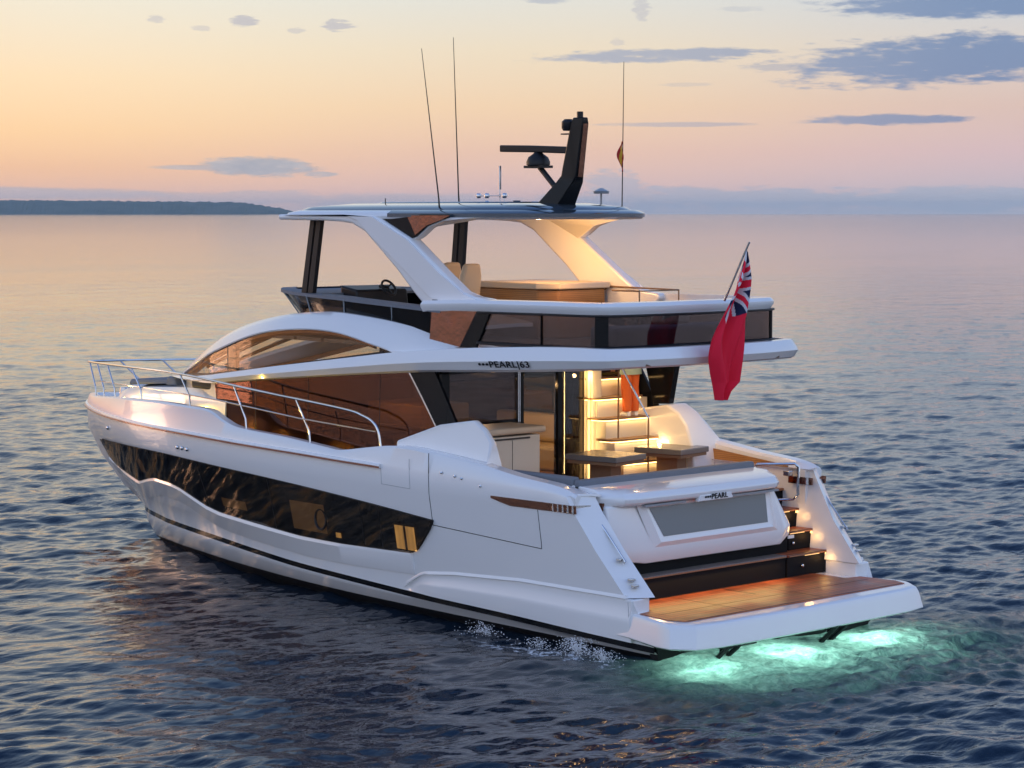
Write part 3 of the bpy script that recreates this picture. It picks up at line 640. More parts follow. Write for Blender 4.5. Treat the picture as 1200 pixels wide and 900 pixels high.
# picture-frame surround and dark glass
fr = MB(); outer = [(1.66, 2.06), (-1.22, 2.06), (-1.36, 1.42), (1.38, 1.42)]; inn = [(1.42, 2.0), (-1.1, 2.0), (-1.1, 1.575), (1.17, 1.575)]
def gx_(z): return 1.885 + (z - 1.4) * .13
V_ = [(gx_(z) + .0, y, z) for y, z in outer] + [(gx_(z) - .05, y, z) for y, z in [(1.52, 2.04), (-1.15, 2.04), (-1.2, 1.5), (1.26, 1.5)]] + [(gx_(z) - .02, y, z) for y, z in inn]
F_ = []
for a in range(4):
    b_ = (a + 1) % 4; F_ += [(a, b_, 4 + b_, 4 + a), (4 + a, 4 + b_, 8 + b_, 8 + a)]
F_.append((8, 9, 10, 11))
fr.add(V_, F_).build('window_surround', gel, gar, auto=25)
MB().prism([[(gx_(z) - .024, y, z) for y, z in inn], [(gx_(z) - .03, y, z) for y, z in inn]]).build('garage_window', frost, gar)
lid = MB(); rings = []
for y, xo in ((2.16, .42), (1.95, .1), (1.7, .03), (.8, 0), (-.6, 0), (-1.2, .02), (-1.36, .1), (-1.62, .5)):
    rings.append([(3.02, y, 2.05), (1.86 + xo, y, 2.06), (1.80 + xo, y, 2.10), (1.785 + xo, y, 2.17), (1.86 + xo, y, 2.25), (2.1 + xo * .5, y, 2.295), (2.72, y, 2.32), (3.02, y, 2.3)])
lid.prism(rings).build('garage_lid', gel, Y, auto=40, bevel=.015)
MB().prism([[(1.84, y, 2.035), (1.84, y, 2.065), (1.90, y, 2.065), (1.90, y, 2.035)] for y in (1.6, .75)]).build('lid_lower_trim', gel2, Y)  # grey strips along the lower edge of the lid
MB().prism([[(1.84, y, 2.035), (1.84, y, 2.065), (1.90, y, 2.065), (1.90, y, 2.035)] for y in (-.2, -1.3)]).build('lid_lower_trim', gel2, Y)
MB().prism([[(1.79, .55, 2.03), (1.79, .5, 2.12), (1.86, .5, 2.12), (1.86, .55, 2.03)], [(1.79, -.22, 2.03), (1.79, -.17, 2.12), (1.86, -.17, 2.12), (1.86, -.22, 2.03)]]).build('badge_plinth', gel, Y, bevel=.008)
text('badge_lettering', '•••PEARL', .105, (1.783, .41, 2.052), blkm, Y, (R(90), 0, R(-90)), .0025, .003, 1.15)
MB().box((2.07, -1.78, .7), (3.0, 2.12, 1.3)).build('stern_recess', black_panel, Y)
# ---- cockpit
MB().box((2.9, -2.3, 1.82), (5.62, 2.3, 1.9)).build('cockpit_sole', teak, Y)
sb = MB(); sb.box((2.6, -1.62, 2.14), (2.74, 2.16, 2.40)); sbk = sb.build('aft_backrest', cush, Y, bevel=.035)
MB().box((2.745, 2.02, 2.14), (4.1, 2.16, 2.43)).build('side_backrest', cush, Y, bevel=.035)
MB().box((2.76, -1.5, 1.9), (3.35, 2.0, 2.18)).build('cockpit_sofa', cush, Y, bevel=.04)
for sg in (1, -1):      # tall bulwark mouldings beside the cockpit
    mb = MB(); P = [(6.35, 2.3), (6.3, 2.73), (5.39, 3.03), (4.78, 3.13), (4.55, 3.0), (4.38, 2.81), (4.26, 2.5), (4.2, 2.1), (4.2, 1.9)]
    mb.xz(P, [sg * (2.5 if z < 2.8 else 2.42 - .18 * (x < 5)) for x, z in P], sg * (2.14 if sg > 0 else 1.86)).build('bulwark_moulding', gel, Y, bevel=.04)
wl = MB(); wl.xz([(2.76, 1.92), (4.74, 1.92), (4.74, 2.47), (2.76, 2.25)], -2.288, -2.265).build('wood_lining', wood, Y)
lamp('bulwark_lamp', 'AREA', (3.7, -1.2, 3.85), 34, WARM, Y, 1.2, to=(3.7, -2.1, 2.1))
# stern gate hoop at the head of the steps
mb = MB(); mb.tube([(2.75, -1.75, 2.25), (2.72, -1.75, 2.33), (2.35, -2.0, 2.33), (2.32, -2.03, 2.28), (2.32, -2.03, 1.85), (2.36, -2.0, 1.78), (2.6, -1.85, 1.76), (2.66, -1.82, 1.82)], .022, 8)
mb.build('boarding_gate', steel, Y)
MB().box((2.5, -2.1, 2.12), (2.62, -2.02, 2.2)).build('gate_hinge', steel, Y, bevel=.01)
# stairs up to the flybridge
sbm = MB()
trz = [1.96, 2.25, 2.6, 2.93, 3.25, 3.56]; trx = [4.55, 4.75, 4.95, 5.15, 5.35, 5.55]
for i in range(1, 6):
    sbm.box((trx[i] + .06, -2.14, 1.9 if i == 1 else trz[i - 1] - .0), (6.2, -.98, trz[i] - .045))
stair = sbm.build('flybridge_stairs', creamp, Y)
for i in range(1, 6):
    x0, z = trx[i], trz[i]; P = [(x0 + .36, -.86), (x0 + .12, -.86), (x0 + .04, -.9), (x0, -1.0), (x0, -1.97), (x0 + .36, -1.97)]
    td = MB().xy(P, z - .03, z).build('stair_tread', brown, stair, auto=None)
    mb = MB(); mb.box((x0 + .02, -1.95, z - .05), (x0 + .035, -1.0, z - .031)); mb.tube([(x0 + .03, -1.0, z - .04), (x0 + .07, -.92, z - .04), (x0 + .3, -.89, z - .04)], .008, 6); mb.build('tread_light', ledm, td)
    l = lamp('stair_lamp', 'AREA', (x0 + .03, -1.45, z - .055), 1.6, (1, .6, .22), stair, .04); l.data.shape = 'RECTANGLE'; l.data.size = .03; l.data.size_y = .95; l.rotation_euler = (0, R(25), 0)
MB().box((5.6, -.985, 1.9), (6.2, -.88, 3.9)).build('stair_wall', creamp, stair)
MB().box((5.44, -1.12, 1.9), (5.62, -.9, 3.9)).build('stair_column', creamp, stair, bevel=.02)
MB().box((5.50, -.898, 1.92), (5.53, -.89, 3.85)).build('wall_light', ledst, stair)
wlp = lamp('wall_lamp', 'AREA', (5.3, -.72, 2.9), 9, (1, .62, .22), stair, .03); wlp.data.shape = 'RECTANGLE'; wlp.data.size = .04; wlp.data.size_y = 1.8; wlp.rotation_euler = Vector((.9, -.5, 0)).to_track_quat('-Z', 'Y').to_euler()
lamp('wall_lamp', 'POINT', (5.45, -.8, 3.6), 3, (1, .62, .24), stair, .03)
lamp('wall_lamp', 'POINT', (4.85, -1.85, 2.5), 3., (1, .6, .22), stair, .03)
mb = MB(); mb.tube([(4.95, -1.0, 3.9), (4.95, -1.0, 2.62)], .014, 6); mb.tube([(4.62, -1.35, 1.92), (4.62, -1.35, 2.95)], .016, 6)
mb.each('stair_post', brown, stair)
MB().tube([(4.62, -1.35, 2.95), (5.0, -1.02, 3.9)], .016, 6).build('stair_handrail', steel, stair)
# aft saloon bulkhead
fm = MB()
for y0, y1 in ((.50, .60), (-.34, -.24), (2.05, 2.2)): fm.box((5.55, y0, 1.9), (5.63, y1, 3.86))
fm.box((5.55, -.9, 3.76), (5.63, 2.2, 3.9)); fm.box((5.56, .6, 2.88), (5.63, 2.1, 3.0)); fm.box((5.5, -.9, 1.88), (5.66, .55, 1.93))
bh = fm.build('saloon_bulkhead', blk, Y, bevel=.008)
MB().box((5.58, .6, 3.0), (5.59, 2.06, 3.77)).build('aft_window', smoke, bh)
MB().box((5.58, -.24, 1.93), (5.59, .5, 3.77)).build('saloon_door', glassmat('door_glass', (.85, .82, .78), (.9, .9, .9), .01), bh)
MB().box((5.60, -.88, 1.93), (5.61, -.34, 3.77)).build('dark_door_panel', smoked, bh)
mb = MB()
for yy in (.60, .63): mb.box((5.53, yy, 2.95), (5.548, yy + .014, 3.8))
mb.each('door_track', steel, bh)
# curtain in the dark pane
V_ = []; F_ = []
for i in range(31):
    yy = -.88 + .54 * i / 30
    for z in (1.95, 3.75): V_.append((5.72 + .03 * math.sin(i * 1.3), yy, z))
for i in range(30): F_.append((2 * i, 2 * i + 1, 2 * i + 3, 2 * i + 2))
cu = raw('door_curtain', V_, F_, darkint, bh, smooth=True); sm = cu.modifiers.new('s', 'SOLIDIFY'); sm.thickness = .006
# wet bar on the port side of the cockpit
wb_ = MB().box((4.74, .92, 1.9), (5.48, 2.1, 2.84)).build('wet_bar', creamp, Y, bevel=.02)
MB().box((4.68, .84, 2.87), (5.5, 2.1, 2.97)).build('bar_top', cream, wb_, bevel=.035)
mb = MB(); mb.box((4.735, 1.5, 1.98), (4.738, 1.508, 2.78)); mb.box((4.72, 1.15, 2.79), (4.738, 1.95, 2.815)); mb.each('bar_door_gap', darkint, wb_)
# overhang ceiling lights
for (x, y) in ((3.4, 1.2), (3.4, -.6), (4.6, .4), (4.6, -1.4), (2.9, .3)):
    ll = MB().xy([(x + .05 * math.cos(a), y + .05 * math.sin(a)) for a in np.linspace(0, 2 * math.pi, 13)[:-1]], 3.935, 3.945).build('ceiling_light', ledm, Y)
    lamp('ceiling_lamp', 'AREA', (x, y, 3.92), 3.2, WARM, ll, .08)
# ---- saloon: floor, lining, furniture, side glass
sup = crv([(2, 1.95), (3, 2.05), (5, 2.22), (6, 2.25), (8, 2.25), (10, 2.1), (12, 1.7), (13, 1.4), (14, 1.0), (14.75, .62)])
flo = crv([(1.9, 4.01), (3.25, 3.93), (4.63, 3.86), (5.71, 3.81), (6.19, 3.775), (7.76, 3.65), (10.32, 3.43), (12.25, 3.25), (13.6, 3.2), (14.75, 3.19)])
fhi = crv([(1.9, 4.29), (3.13, 4.29), (4.68, 4.22), (5.6, 4.15), (6.55, 4.07), (7.82, 3.92), (10.41, 3.62), (12.3, 3.4), (13.6, 3.29), (14.75, 3.22)])
MB().box((5.66, -2.1, 1.84), (11.4, 2.1, 1.9)).build('saloon_floor', brown, Y)
MB().box((10.9, -1.75, 1.9), (11.0, 1.75, 3.3)).build('saloon_forward_wall', darkint, Y)
so_ = MB(); so_.box((6.3, -2.05, 1.9), (8.8, -1.35, 2.32)); so_.box((6.3, -2.1, 2.32), (8.8, -1.85, 2.8)); so_.box((6.2, -2.05, 1.9), (6.35, -1.3, 2.62)); so_.build('saloon_sofa', cream, Y, bevel=.06)
MB().box((7.2, .9, 1.9), (9.4, 1.8, 2.75)).build('saloon_console', brown, Y, bevel=.04)
MB().box((9.3, -1.7, 1.9), (10.8, -.6, 2.9)).build('galley_unit', cream, Y, bevel=.04)
MB().box((6.6, -.3, 2.3), (7.8, .5, 2.35)).build('saloon_table', brown, Y, bevel=.02)
for (x, y) in ((6.4, .6), (6.4, -1.2), (8.4, 0), (9.8, 0)):
    ll = MB().box((x - .25, y - .03, 3.60 if x > 8 else 3.70), (x + .25, y + .03, 3.605 if x > 8 else 3.705)).build('saloon_light', ledm, Y)
    lamp('saloon_lamp', 'POINT', (x, y, 3.4), 26, WARM, ll, .04)
for sg in (1, -1):
    def side(nm, x0, x1, zlo, zhi, off, th, m, par=Y, nx=40, nz=5):
        o = band(nm, np.linspace(x0, x1, nx), zlo, zhi, lambda x, z: float(sup(x)) - (z - 2.4) * .03, off, th, m, par, nz=nz)
        if sg < 0:
            for v in o.data.vertices: v.co.y *= -1
            o.data.flip_normals()
        return o
    # the aft edge is raked: glass runs forward of the slanted pillar
    V_ = []; F_ = []; nz = 8; nx = 60
    def slab(nm, xa, xb, z0f, z1f, m, off, th, par=Y, nx=50, nz=8):
        V_ = []; F_ = []
        for s_ in (0, 1):
            for i in range(nx + 1):
                for k in range(nz + 1):
                    f = k / nz; xx = xa(f) + (xb(f) - xa(f)) * i / nx; z = z0f(xx) + (z1f(xx) - z0f(xx)) * f
                    V_.append((xx, sg * (float(sup(xx)) - (z - 2.4) * .03 + off - s_ * th), z))
        N = (nx + 1) * (nz + 1); q_ = nz + 1
        for i in range(nx):
            for k in range(nz):
                a = i * q_ + k; F_.append((a, a + 1, a + 1 + q_, a + q_)); F_.append((N + a, N + a + q_, N + a + 1 + q_, N + a + 1))
        for i in range(nx):
            a = i * q_; F_.append((a, a + q_, N + a + q_, N + a)); a += nz; F_.append((a, N + a, N + a + q_, a + q_))
        for k in range(nz):
            F_.append((k, N + k, N + k + 1, k + 1)); a = nx * q_ + k; F_.append((a, a + 1, N + a + 1, N + a))
        return raw(nm, V_, F_ if sg > 0 else [f[::-1] for f in F_], m, par, auto=30)
    lo = lambda x: 2.3; hi_ = lambda x: float(flo(x)) + .02
    # z=2.3 .. ~3.75 : rake of the aft edge (x 4.94 at z 2.4 ... 6.32 at z 3.72)
    ed = lambda f: 5.15 + f * 1.18
    sg_ = slab('saloon_side_glass', ed, lambda f: 12.05 - .0 * f + .3 * f, lo, hi_, cop_side, 0, .012)
    slab('side_pillar', lambda f: 4.72 + f * 1.0, lambda f: 5.10 + f * 1.18, lo, hi_, blk, .02, .05, nx=6)
    slab('pillar_trim', lambda f: 5.105 + f * 1.18, lambda f: 5.14 + f * 1.18, lo, hi_, steel, .03, .03, nx=2)
    slab('cabin_front_side', lambda f: 12.06 + .3 * f, lambda f: 14.4, lambda x: 2.35, lambda x: float(flo(x)) + .01, creamp, -.02, .03, nx=20)
    for xm in (7.0, 8.9, 10.6): slab('glass_joint', lambda f: xm, lambda f: xm + .012, lo, hi_, blkm, .003, .002, nx=1, par=sg_)
# side decks and foredeck
for sg in (1, -1):
    mb = MB(); xs_ = np.linspace(4.6, 18.4, 60)
    mb.prism([[(x, sg * (max(float(ys(x)) - .2, .02)), float(zr(max(x, 5))) - .12), (x, 0, float(zr(max(x, 5))) - .10), (x, 0, float(zr(max(x, 5))) - .2), (x, sg * max(float(ys(x)) - .2, .02), float(zr(max(x, 5))) - .2)] for x in xs_ if x > 11] )
    mb.build('foredeck', teakg, Y)
    mb = MB(); mb.prism([[(x, sg * (float(ys(x)) - .2), float(zr(max(x, 5))) - .12), (x, sg * 1.6, float(zr(max(x, 5))) - .1), (x, sg * 1.6, float(zr(max(x, 5))) - .2), (x, sg * (float(ys(x)) - .2), float(zr(max(x, 5))) - .2)] for x in np.linspace(5.0, 11.0, 30)])
    mb.build('side_deck', teakg, Y)
    for x in (6.4, 8.2, 10.2, 11.8):
        ll = MB().box((x - .08, sg * (float(ys(x)) - .27), 2.36), (x + .08, sg * (float(ys(x)) - .255), 2.38)).build('side_deck_light', ledm, Y)
        lamp('side_deck_lamp', 'POINT', (x, sg * (float(ys(x)) - .34), 2.40), 11., (1, .64, .10), ll, .015)
# foredeck trunk with sun pad
tw = crv([(11.8, 1.72), (13, 1.42), (14, 1.2), (15, 1.0), (16, .78), (16.9, .55), (17.3, .4)]); th_ = crv([(11.8, 3.1), (13.5, 3.1), (15, 3.02), (16.3, 2.93), (17.0, 2.82), (17.3, 2.7)])
mb = MB(); mb.prism([[(x, float(tw(x)) + .08, 2.3), (x, float(tw(x)) + .03, float(th_(x)) - .16), (x, float(tw(x)) - .08, float(th_(x)) - .03), (x, float(tw(x)) * .5, float(th_(x)) + .02), (x, -float(tw(x)) * .5, float(th_(x)) + .02), (x, -float(tw(x)) + .08, float(th_(x)) - .03), (x, -float(tw(x)) - .03, float(th_(x)) - .16), (x, -float(tw(x)) - .08, 2.3)] for x in np.linspace(11.8, 17.3, 40)])
mb.build('foredeck_trunk', gel, Y, auto=35)
mb = MB(); mb.prism([[(x, .78, float(th_(x)) + .02), (x, .74, float(th_(x)) + .13), (x, -.74, float(th_(x)) + .13), (x, -.78, float(th_(x)) + .02)] for x in np.linspace(14.9, 16.3, 8)]); mb.build('sun_pad', cush, Y, bevel=.04)
MB().prism([[(14.9 - .0, .9, 3.03), (14.82, .9, 3.2), (14.6, .9, 3.2), (14.55, .9, 3.03)], [(14.9, -.9, 3.03), (14.82, -.9, 3.2), (14.6, -.9, 3.2), (14.55, -.9, 3.03)]]).build('sun_pad_backrest', cush, Y, bevel=.04)
MB().box((16.6, .05, 2.86), (16.9, .35, 2.98)).build('anchor_locker', gel, Y, bevel=.03)
lamp('foredeck_lamp', 'POINT', (14.2, 1.75, 2.72), 9, (1, .62, .10), Y, .05)
lamp('foredeck_lamp', 'POINT', (15.8, 1.2, 2.75), 6, (1, .62, .10), Y, .05)
wl_ = MB(); wl_.tube([(17.4, .15, 2.5), (17.4, .15, 2.82)], [.11, .09], 12); wl_.tube([(17.55, -.12, 2.5), (17.55, -.12, 2.75)], [.09, .07], 12); wl_.box((17.2, -.3, 2.7), (17.65, -.1, 2.78)); wl_.build('anchor_windlass', steel, Y, bevel=.01)

# ---- bow pulpit and guard rails
def railpath(sg):
    T = [(6.6, 2.62), (6.66, 2.85), (6.78, 2.98), (7.04, 3.07), (7.57, 3.15), (9.87, 3.3), (12.32, 3.43), (14.96, 3.40), (17.0, 3.33), (18.0, 3.29), (18.62, 3.26)]
    P = []
    for x, z in T:
        yy = max(float(ys(min(x, 18.8))) - .13, .0) if x < 17.9 else (.5 if x < 18.5 else .2)
        P.append((x, sg * yy, z))
    return P
for sg in (1, -1):
    P = smoothpts(railpath(sg), 8); P = [tuple(p) for p in P]
    if sg > 0: P += [(18.7, 0.0, 3.26), (18.62, -.2, 3.26)]
    rail = MB().tube(P, .021, 8).build('guard_rail', steel, Y)
    S = [(6.72, 2.84), (8.67, 2.92), (9.88, 3.0), (11.19, 3.07), (12.4, 3.1), (15, 3.06), (17.2, 2.98)]
    MB().tube([(x, sg * (float(ys(x)) - .13 if x < 17 else .85), z) for x, z in S], .012, 6).build('mid_rail', steel, rail)
    zr_at = lambda x: float(np.interp(x, [p[0] for p in P], [p[2] for p in P]))
    for x in (8.4, 10.19, 12.05, 14.2, 15.94, 16.87, 17.77):
        xt_ = x + .35 if x < 12.5 else x + .55
        yb = sg * (float(ys(x)) - .15); yt = sg * (float(np.interp(xt_, [p[0] for p in P], [abs(p[1]) for p in P])))
        MB().tube([(x, yb, float(zt(x)) - .02), (x + .02, yb, float(zt(x)) + .16), (xt_, yt, zr_at(xt_))], .017, 8).build('stanchion', steel, rail)
# ---- brow band (fascia) running right round the overhang
def w_out(x): return float(np.interp(x, [1.9, 2.1, 2.5, 3.2, 4.5, 6, 8, 10, 12, 13, 14, 14.75], [1.85, 2.08, 2.2, 2.3, 2.42, 2.46, 2.45, 2.3, 1.92, 1.62, 1.22, .85]))
xs_ = np.concatenate([np.linspace(2.12, 14.75, 90)])
fp = [(x, w_out(x)) for x in np.linspace(14.75, 2.5, 90)] + [(2.3, 2.155), (2.17, 2.10), (2.10, 2.03), (2.06, 1.9), (1.97, 1.6), (1.89, 1.2), (1.84, .7), (1.82, 0)]
fp = fp + [(x, -y) for x, y in fp[::-1][1:]]
fn_ = []
for i in range(len(fp)):
    a = fp[max(i - 1, 0)]; b_ = fp[min(i + 1, len(fp) - 1)]; tx, ty = b_[0] - a[0], b_[1] - a[1]; L = math.hypot(tx, ty); nx_, ny_ = -ty / L, tx / L
    if i < len(fp) // 2: pass
    fn_.append((nx_, ny_))
s0 = 1 if fn_[20][1] < 0 else -1       # inward normal
rings = []
for (x, y), (nx_, ny_) in zip(fp, fn_):
    zl, zh = float(flo(x)), float(fhi(x)); h = zh - zl
    rings.append([(x + nx_ * s0 * d, y + ny_ * s0 * d, z) for d, z in ((.2, zl + .03), (.12, zl), (.06, zl + .10 * h), (.0, zl + .45 * h), (.02, zl + .62 * h), (.1, zh), (.22, zh + .005))])
MB().prism(rings).build('overhang_fascia', gel, Y, auto=28)
# flybridge deck slab with stair opening; soffit below
def slabxy(nm, z0, z1, m, xa, xb, hole=None, inset_=.3):
    mb = MB(); X_ = sorted(set([xa, xb] + list(np.arange(math.ceil(xa * 2) / 2, xb, .5)) + ([hole[0], hole[1]] if hole else [])))
    for a, b_ in zip(X_[:-1], X_[1:]):
        ya, yb = w_out(a) - inset_, w_out(b_) - inset_
        zz = (z0(a), z0(b_), z1(a), z1(b_))
        def cell(l0, l1, r0, r1):
            mb.prism([[(a, l0, zz[0]), (a, r0, zz[0]), (a, r0, zz[2]), (a, l0, zz[2])], [(b_, l1, zz[1]), (b_, r1, zz[1]), (b_, r1, zz[3]), (b_, l1, zz[3])]])
        if hole and a >= hole[0] - 1e-6 and b_ <= hole[1] + 1e-6:
            cell(ya, yb, hole[3], hole[3]); cell(hole[2], hole[2], -ya, -yb)
        else: cell(ya, yb, -ya, -yb)
    return mb.build(nm, m, Y, auto=20)
slabxy('flybridge_deck', lambda x: 4.14, lambda x: 4.2, teakg, 2.2, 10.4, (4.5, 5.7, -1.95, -.9))
slabxy('overhang_soffit', lambda x: float(flo(x)) + .02 + .03 * (x < 2.3), lambda x: float(flo(x)) + .06 + .03 * (x < 2.3), soffit, 2.3, 11.2, (4.5, 5.7, -1.95, -.9), .24)
MB().box((1.98, -1.45, 4.035), (2.298, 1.45, 4.07)).build('stern_soffit', soffit, Y)
MB().box((5.7, -2.0, 3.62), (10.0, 2.0, 3.66)).build('saloon_headlining', darkint, Y)
text('name_lettering', '•••PEARL|63', .145, (4.50, 2.425, 3.905), blkm, Y, (R(90), R(-1.8), R(179.2)), .0012, .004, 1.12)
_t = bpy.data.objects['name_lettering']; _x = Vector((-1.14, -.105, .045)).normalized(); _y = Vector((0, .06, .126)); _y = (_y - _x * _y.dot(_x)).normalized(); _z = _x.cross(_y)
_t.matrix_world = Matrix(((_x.x * 1.28, _y.x, _z.x, 4.50), (_x.y * 1.28, _y.y, _z.y, 2.40), (_x.z * 1.28, _y.z, _z.z, 3.945), (0, 0, 0, 1)))
# starboard support pillar below the overhang
MB().prism([[(5.25, -2.12, 3.1), (4.9, -2.12, 3.12), (4.72, -2.12, 3.95), (5.5, -2.12, 3.95)], [(5.25, -2.24, 3.1), (4.9, -2.24, 3.12), (4.72, -2.24, 3.95), (5.5, -2.24, 3.95)]]).build('overhang_pillar', blk, Y, bevel=.01)
# ---- pilothouse: arched roof, brow windows, windscreen
aro = crv([(4.6, 4.18), (5.35, 4.27), (6.5, 4.47), (7.54, 4.58), (8.58, 4.62), (9.97, 4.52), (11.63, 4.24), (13.43, 3.74), (14.6, 3.36), (15.1, 3.22)])
awi = crv([(6.67, 4.07), (7.09, 4.15), (8.06, 4.31), (9.17, 4.32), (10.58, 4.17), (12.38, 3.77), (13.6, 3.45), (14.5, 3.25)])
wlo = crv([(6.67, 4.05), (7.82, 3.90), (10.41, 3.58), (12.3, 3.38), (13.6, 3.28), (14.5, 3.22)])
for sg in (1, -1):
    # outer arch shell (side member)
    mb = MB(); rings = []
    for x in np.linspace(4.7, 14.95, 90):
        zi = float(awi(x)) if 6.67 < x < 14.5 else float(np.interp(x, [4.7, 5.5, 6.67, 14.5, 14.95], [4.1, 4.1, 4.06, 3.25, 3.15]))
        zo = float(aro(x)); k7 = min(1, max(0, (7.6 - x) / 2.9)); y0 = float(sup(min(x, 14.7))) + .02 - .05 * k7 * k7
        if x > 14.5: y0 = float(sup(14.5)) - (x - 14.5) * .4
        zi = min(zi, zo - .02)
        rings.append([(x, sg * (y0 - .10), zi), (x, sg * y0, zi), (x, sg * (y0 + .01), zi + .02), (x, sg * (y0 - .10), zi + (zo - zi) * .62), (x, sg * (y0 - .24), zo), (x, sg * (y0 - .42), zo + .01), (x, sg * (y0 - .42), zo - .06), (x, sg * (y0 - .14), zi + .02)])
    mb.prism(rings).build('roof_arch', gel, Y, auto=35)
    g_ = band('brow_window', np.linspace(6.7, 14.4, 60), lambda x: float(wlo(x)) - .01, lambda x: float(awi(x)) + .01, lambda x, z: float(sup(x)), -.02, .008, clear_br, Y, nz=4)
    if sg < 0:
        for v in g_.data.vertices: v.co.y *= -1
        g_.data.flip_normals()
    mb = MB()
    mb.prism([[(x, sg * (float(sup(x)) - .01), float(wlo(x)) - .02), (x, sg * (float(sup(x)) - .01), float(wlo(x)) + .05 - .0 * x), (x, sg * (float(sup(x)) - .06), float(wlo(x)) + .05), (x, sg * (float(sup(x)) - .06), float(wlo(x)) - .02)] for x in np.linspace(6.9, 14.3, 40)])
    x = 11.45; mb.prism([[(11.4, sg * (float(sup(11.4)) - .03), 3.45), (11.75, sg * (float(sup(11.7)) - .03), 3.42), (11.75, sg * (float(sup(11.7)) - .1), 3.42), (11.4, sg * (float(sup(11.4)) - .1), 3.45)], [(11.4, sg * (float(sup(11.4)) - .03), 4.0), (11.75, sg * (float(sup(11.7)) - .03), 3.93), (11.75, sg * (float(sup(11.7)) - .1), 3.93), (11.4, sg * (float(sup(11.4)) - .1), 4.0)]])
    mb.each('window_frame', blkm, g_)
    # copper-coloured inner lining of the arch
    mb = MB(); mb.prism([[(x, sg * (float(sup(x)) - .06), float(awi(x)) - .005), (x, sg * (float(sup(x)) - .13), float(awi(x)) - .005), (x, sg * (float(sup(x)) - .13), float(awi(x)) - .09), (x, sg * (float(sup(x)) - .06), float(awi(x)) - .05)] for x in np.linspace(7.2, 14.2, 40)])
    mb.build('arch_lining', mat('copper_lining', (.5, .2, .08), .35), Y, auto=30)
# roof skin between the arches and raked windscreen
mb = MB(); mb.prism([[(x, float(sup(x)) - .36, float(aro(x))), (x, 0, float(aro(x)) + .04), (x, -float(sup(x)) + .36, float(aro(x))), (x, -float(sup(x)) + .36, float(aro(x)) - .06), (x, 0, float(aro(x)) - .02), (x, float(sup(x)) - .36, float(aro(x)) - .06)] for x in np.linspace(6.2, 10.0, 20)])
mb.build('pilothouse_roof', gel, Y)
V_ = []; F_ = []
for i, x in enumerate(np.linspace(10.0, 14.7, 24)):
    yy = float(sup(x)) - .36
    for k in range(9): V_.append((x, yy * (1 - k / 4), float(aro(x)) - .02 + .05 * (1 - (1 - k / 4) ** 2)))
for i in range(23):
    for k in range(8): a = i * 9 + k; F_.append((a, a + 1, a + 10, a + 9))
ws = raw('windscreen', V_, F_, glassmat('windscreen_glass', (.93, .9, .86), (.7, .6, .55), .0, fk=.3), Y, smooth=True); sm = ws.modifiers.new('s', 'SOLIDIFY'); sm.thickness = .008
for yy in (.42, -.42): MB().tube([(x, yy * (1 - (x - 10) / 9), float(aro(x)) - .03) for x in np.linspace(10.0, 14.5, 12)], .035, 6).build('windscreen_mullion', blkm, ws)
for yy in (.8, 0, -.7): MB().tube([(13.9, yy * .6, 3.62), (13.4, yy * .8, 3.84), (12.4, yy, 4.12)], .012, 5).build('windscreen_wiper', blkm, ws)
MB().box((10.9, -1.5, 3.1), (13.2, 1.5, 3.32)).build('dashboard', darkint, Y, bevel=.05)
# ---- flybridge coaming
def fyo(x): return float(np.interp(x, [2.3, 2.45, 3, 5, 6, 8, 9, 10.2, 11.0, 11.45], [1.80, 1.88, 1.96, 2.1, 2.12, 2.02, 1.88, 1.55, 1.15, .75]))
# dark outward-raked screen forward
rtop = [(x, fyo(x)) for x in np.linspace(5.65, 11.45, 30)]
for sg in (1, -1):
    V_ = []; F_ = []
    for (x, y) in rtop:
        zt_ = float(np.interp(x, [5.65, 6.1, 8.4, 11.45], [4.72, 4.74, 4.84, 4.90])); zb_ = float(np.interp(x, [5.65, 8, 10.8], [4.15, 4.42, 4.42])); xb = x - max(0, (x - 9)) * .28
        V_ += [(x, sg * y, zt_), (x - .0, sg * (y - .14), zt_ + .005), (xb, sg * (y - .20), zb_), (xb, sg * (y - .12), zb_)]
    rings = [[V_[i * 4 + k] for k in range(4)] for i in range(len(rtop))]
    scr = MB().prism(rings).build('flybridge_screen', blk, Y, auto=30)
    mb = MB()
    for x in (6.9, 8.2, 9.5, 10.7):
        zt_ = float(np.interp(x, [5.65, 6.1, 8.4, 11.45], [4.72, 4.74, 4.84, 4.90])); xb = x + .35 - max(0, (x + .35 - 9)) * .28
        mb.tube([(x, sg * (fyo(x) + .006), zt_), (x + .12 - max(0, x - 9) * .3, sg * (fyo(x) - .115), 4.42)], .013, 5)
    mb.each('screen_joint', gel2, scr)
    MB().prism([[(x, sg * (fyo(x) + .01), z_ - .02), (x, sg * (fyo(x) + .005), z_ + .03), (x, sg * (fyo(x) - .32), z_ + .035), (x, sg * (fyo(x) - .32), z_ - .02)] for x, z_ in [(x, float(np.interp(x, [5.65, 6.1, 8.4, 11.45], [4.72, 4.74, 4.84, 4.90]))) for x in np.linspace(5.7, 11.4, 24)]]).build('coaming_cap', cush, scr, auto=30)
MB().prism([[(11.45, y, 4.9), (11.3, y, 4.93), (11.2, y, 4.93), (10.72, y, 4.42), (10.86, y, 4.42)] for y in (.76, 0, -.76)]).build('front_screen', blk, Y)
MB().xy([(11.3, .7), (9.6, 1.6), (9.2, 1.65), (9.2, -1.65), (9.6, -1.6), (11.3, -.7)], 4.86, 4.9).build('flybridge_dash', cush, Y)
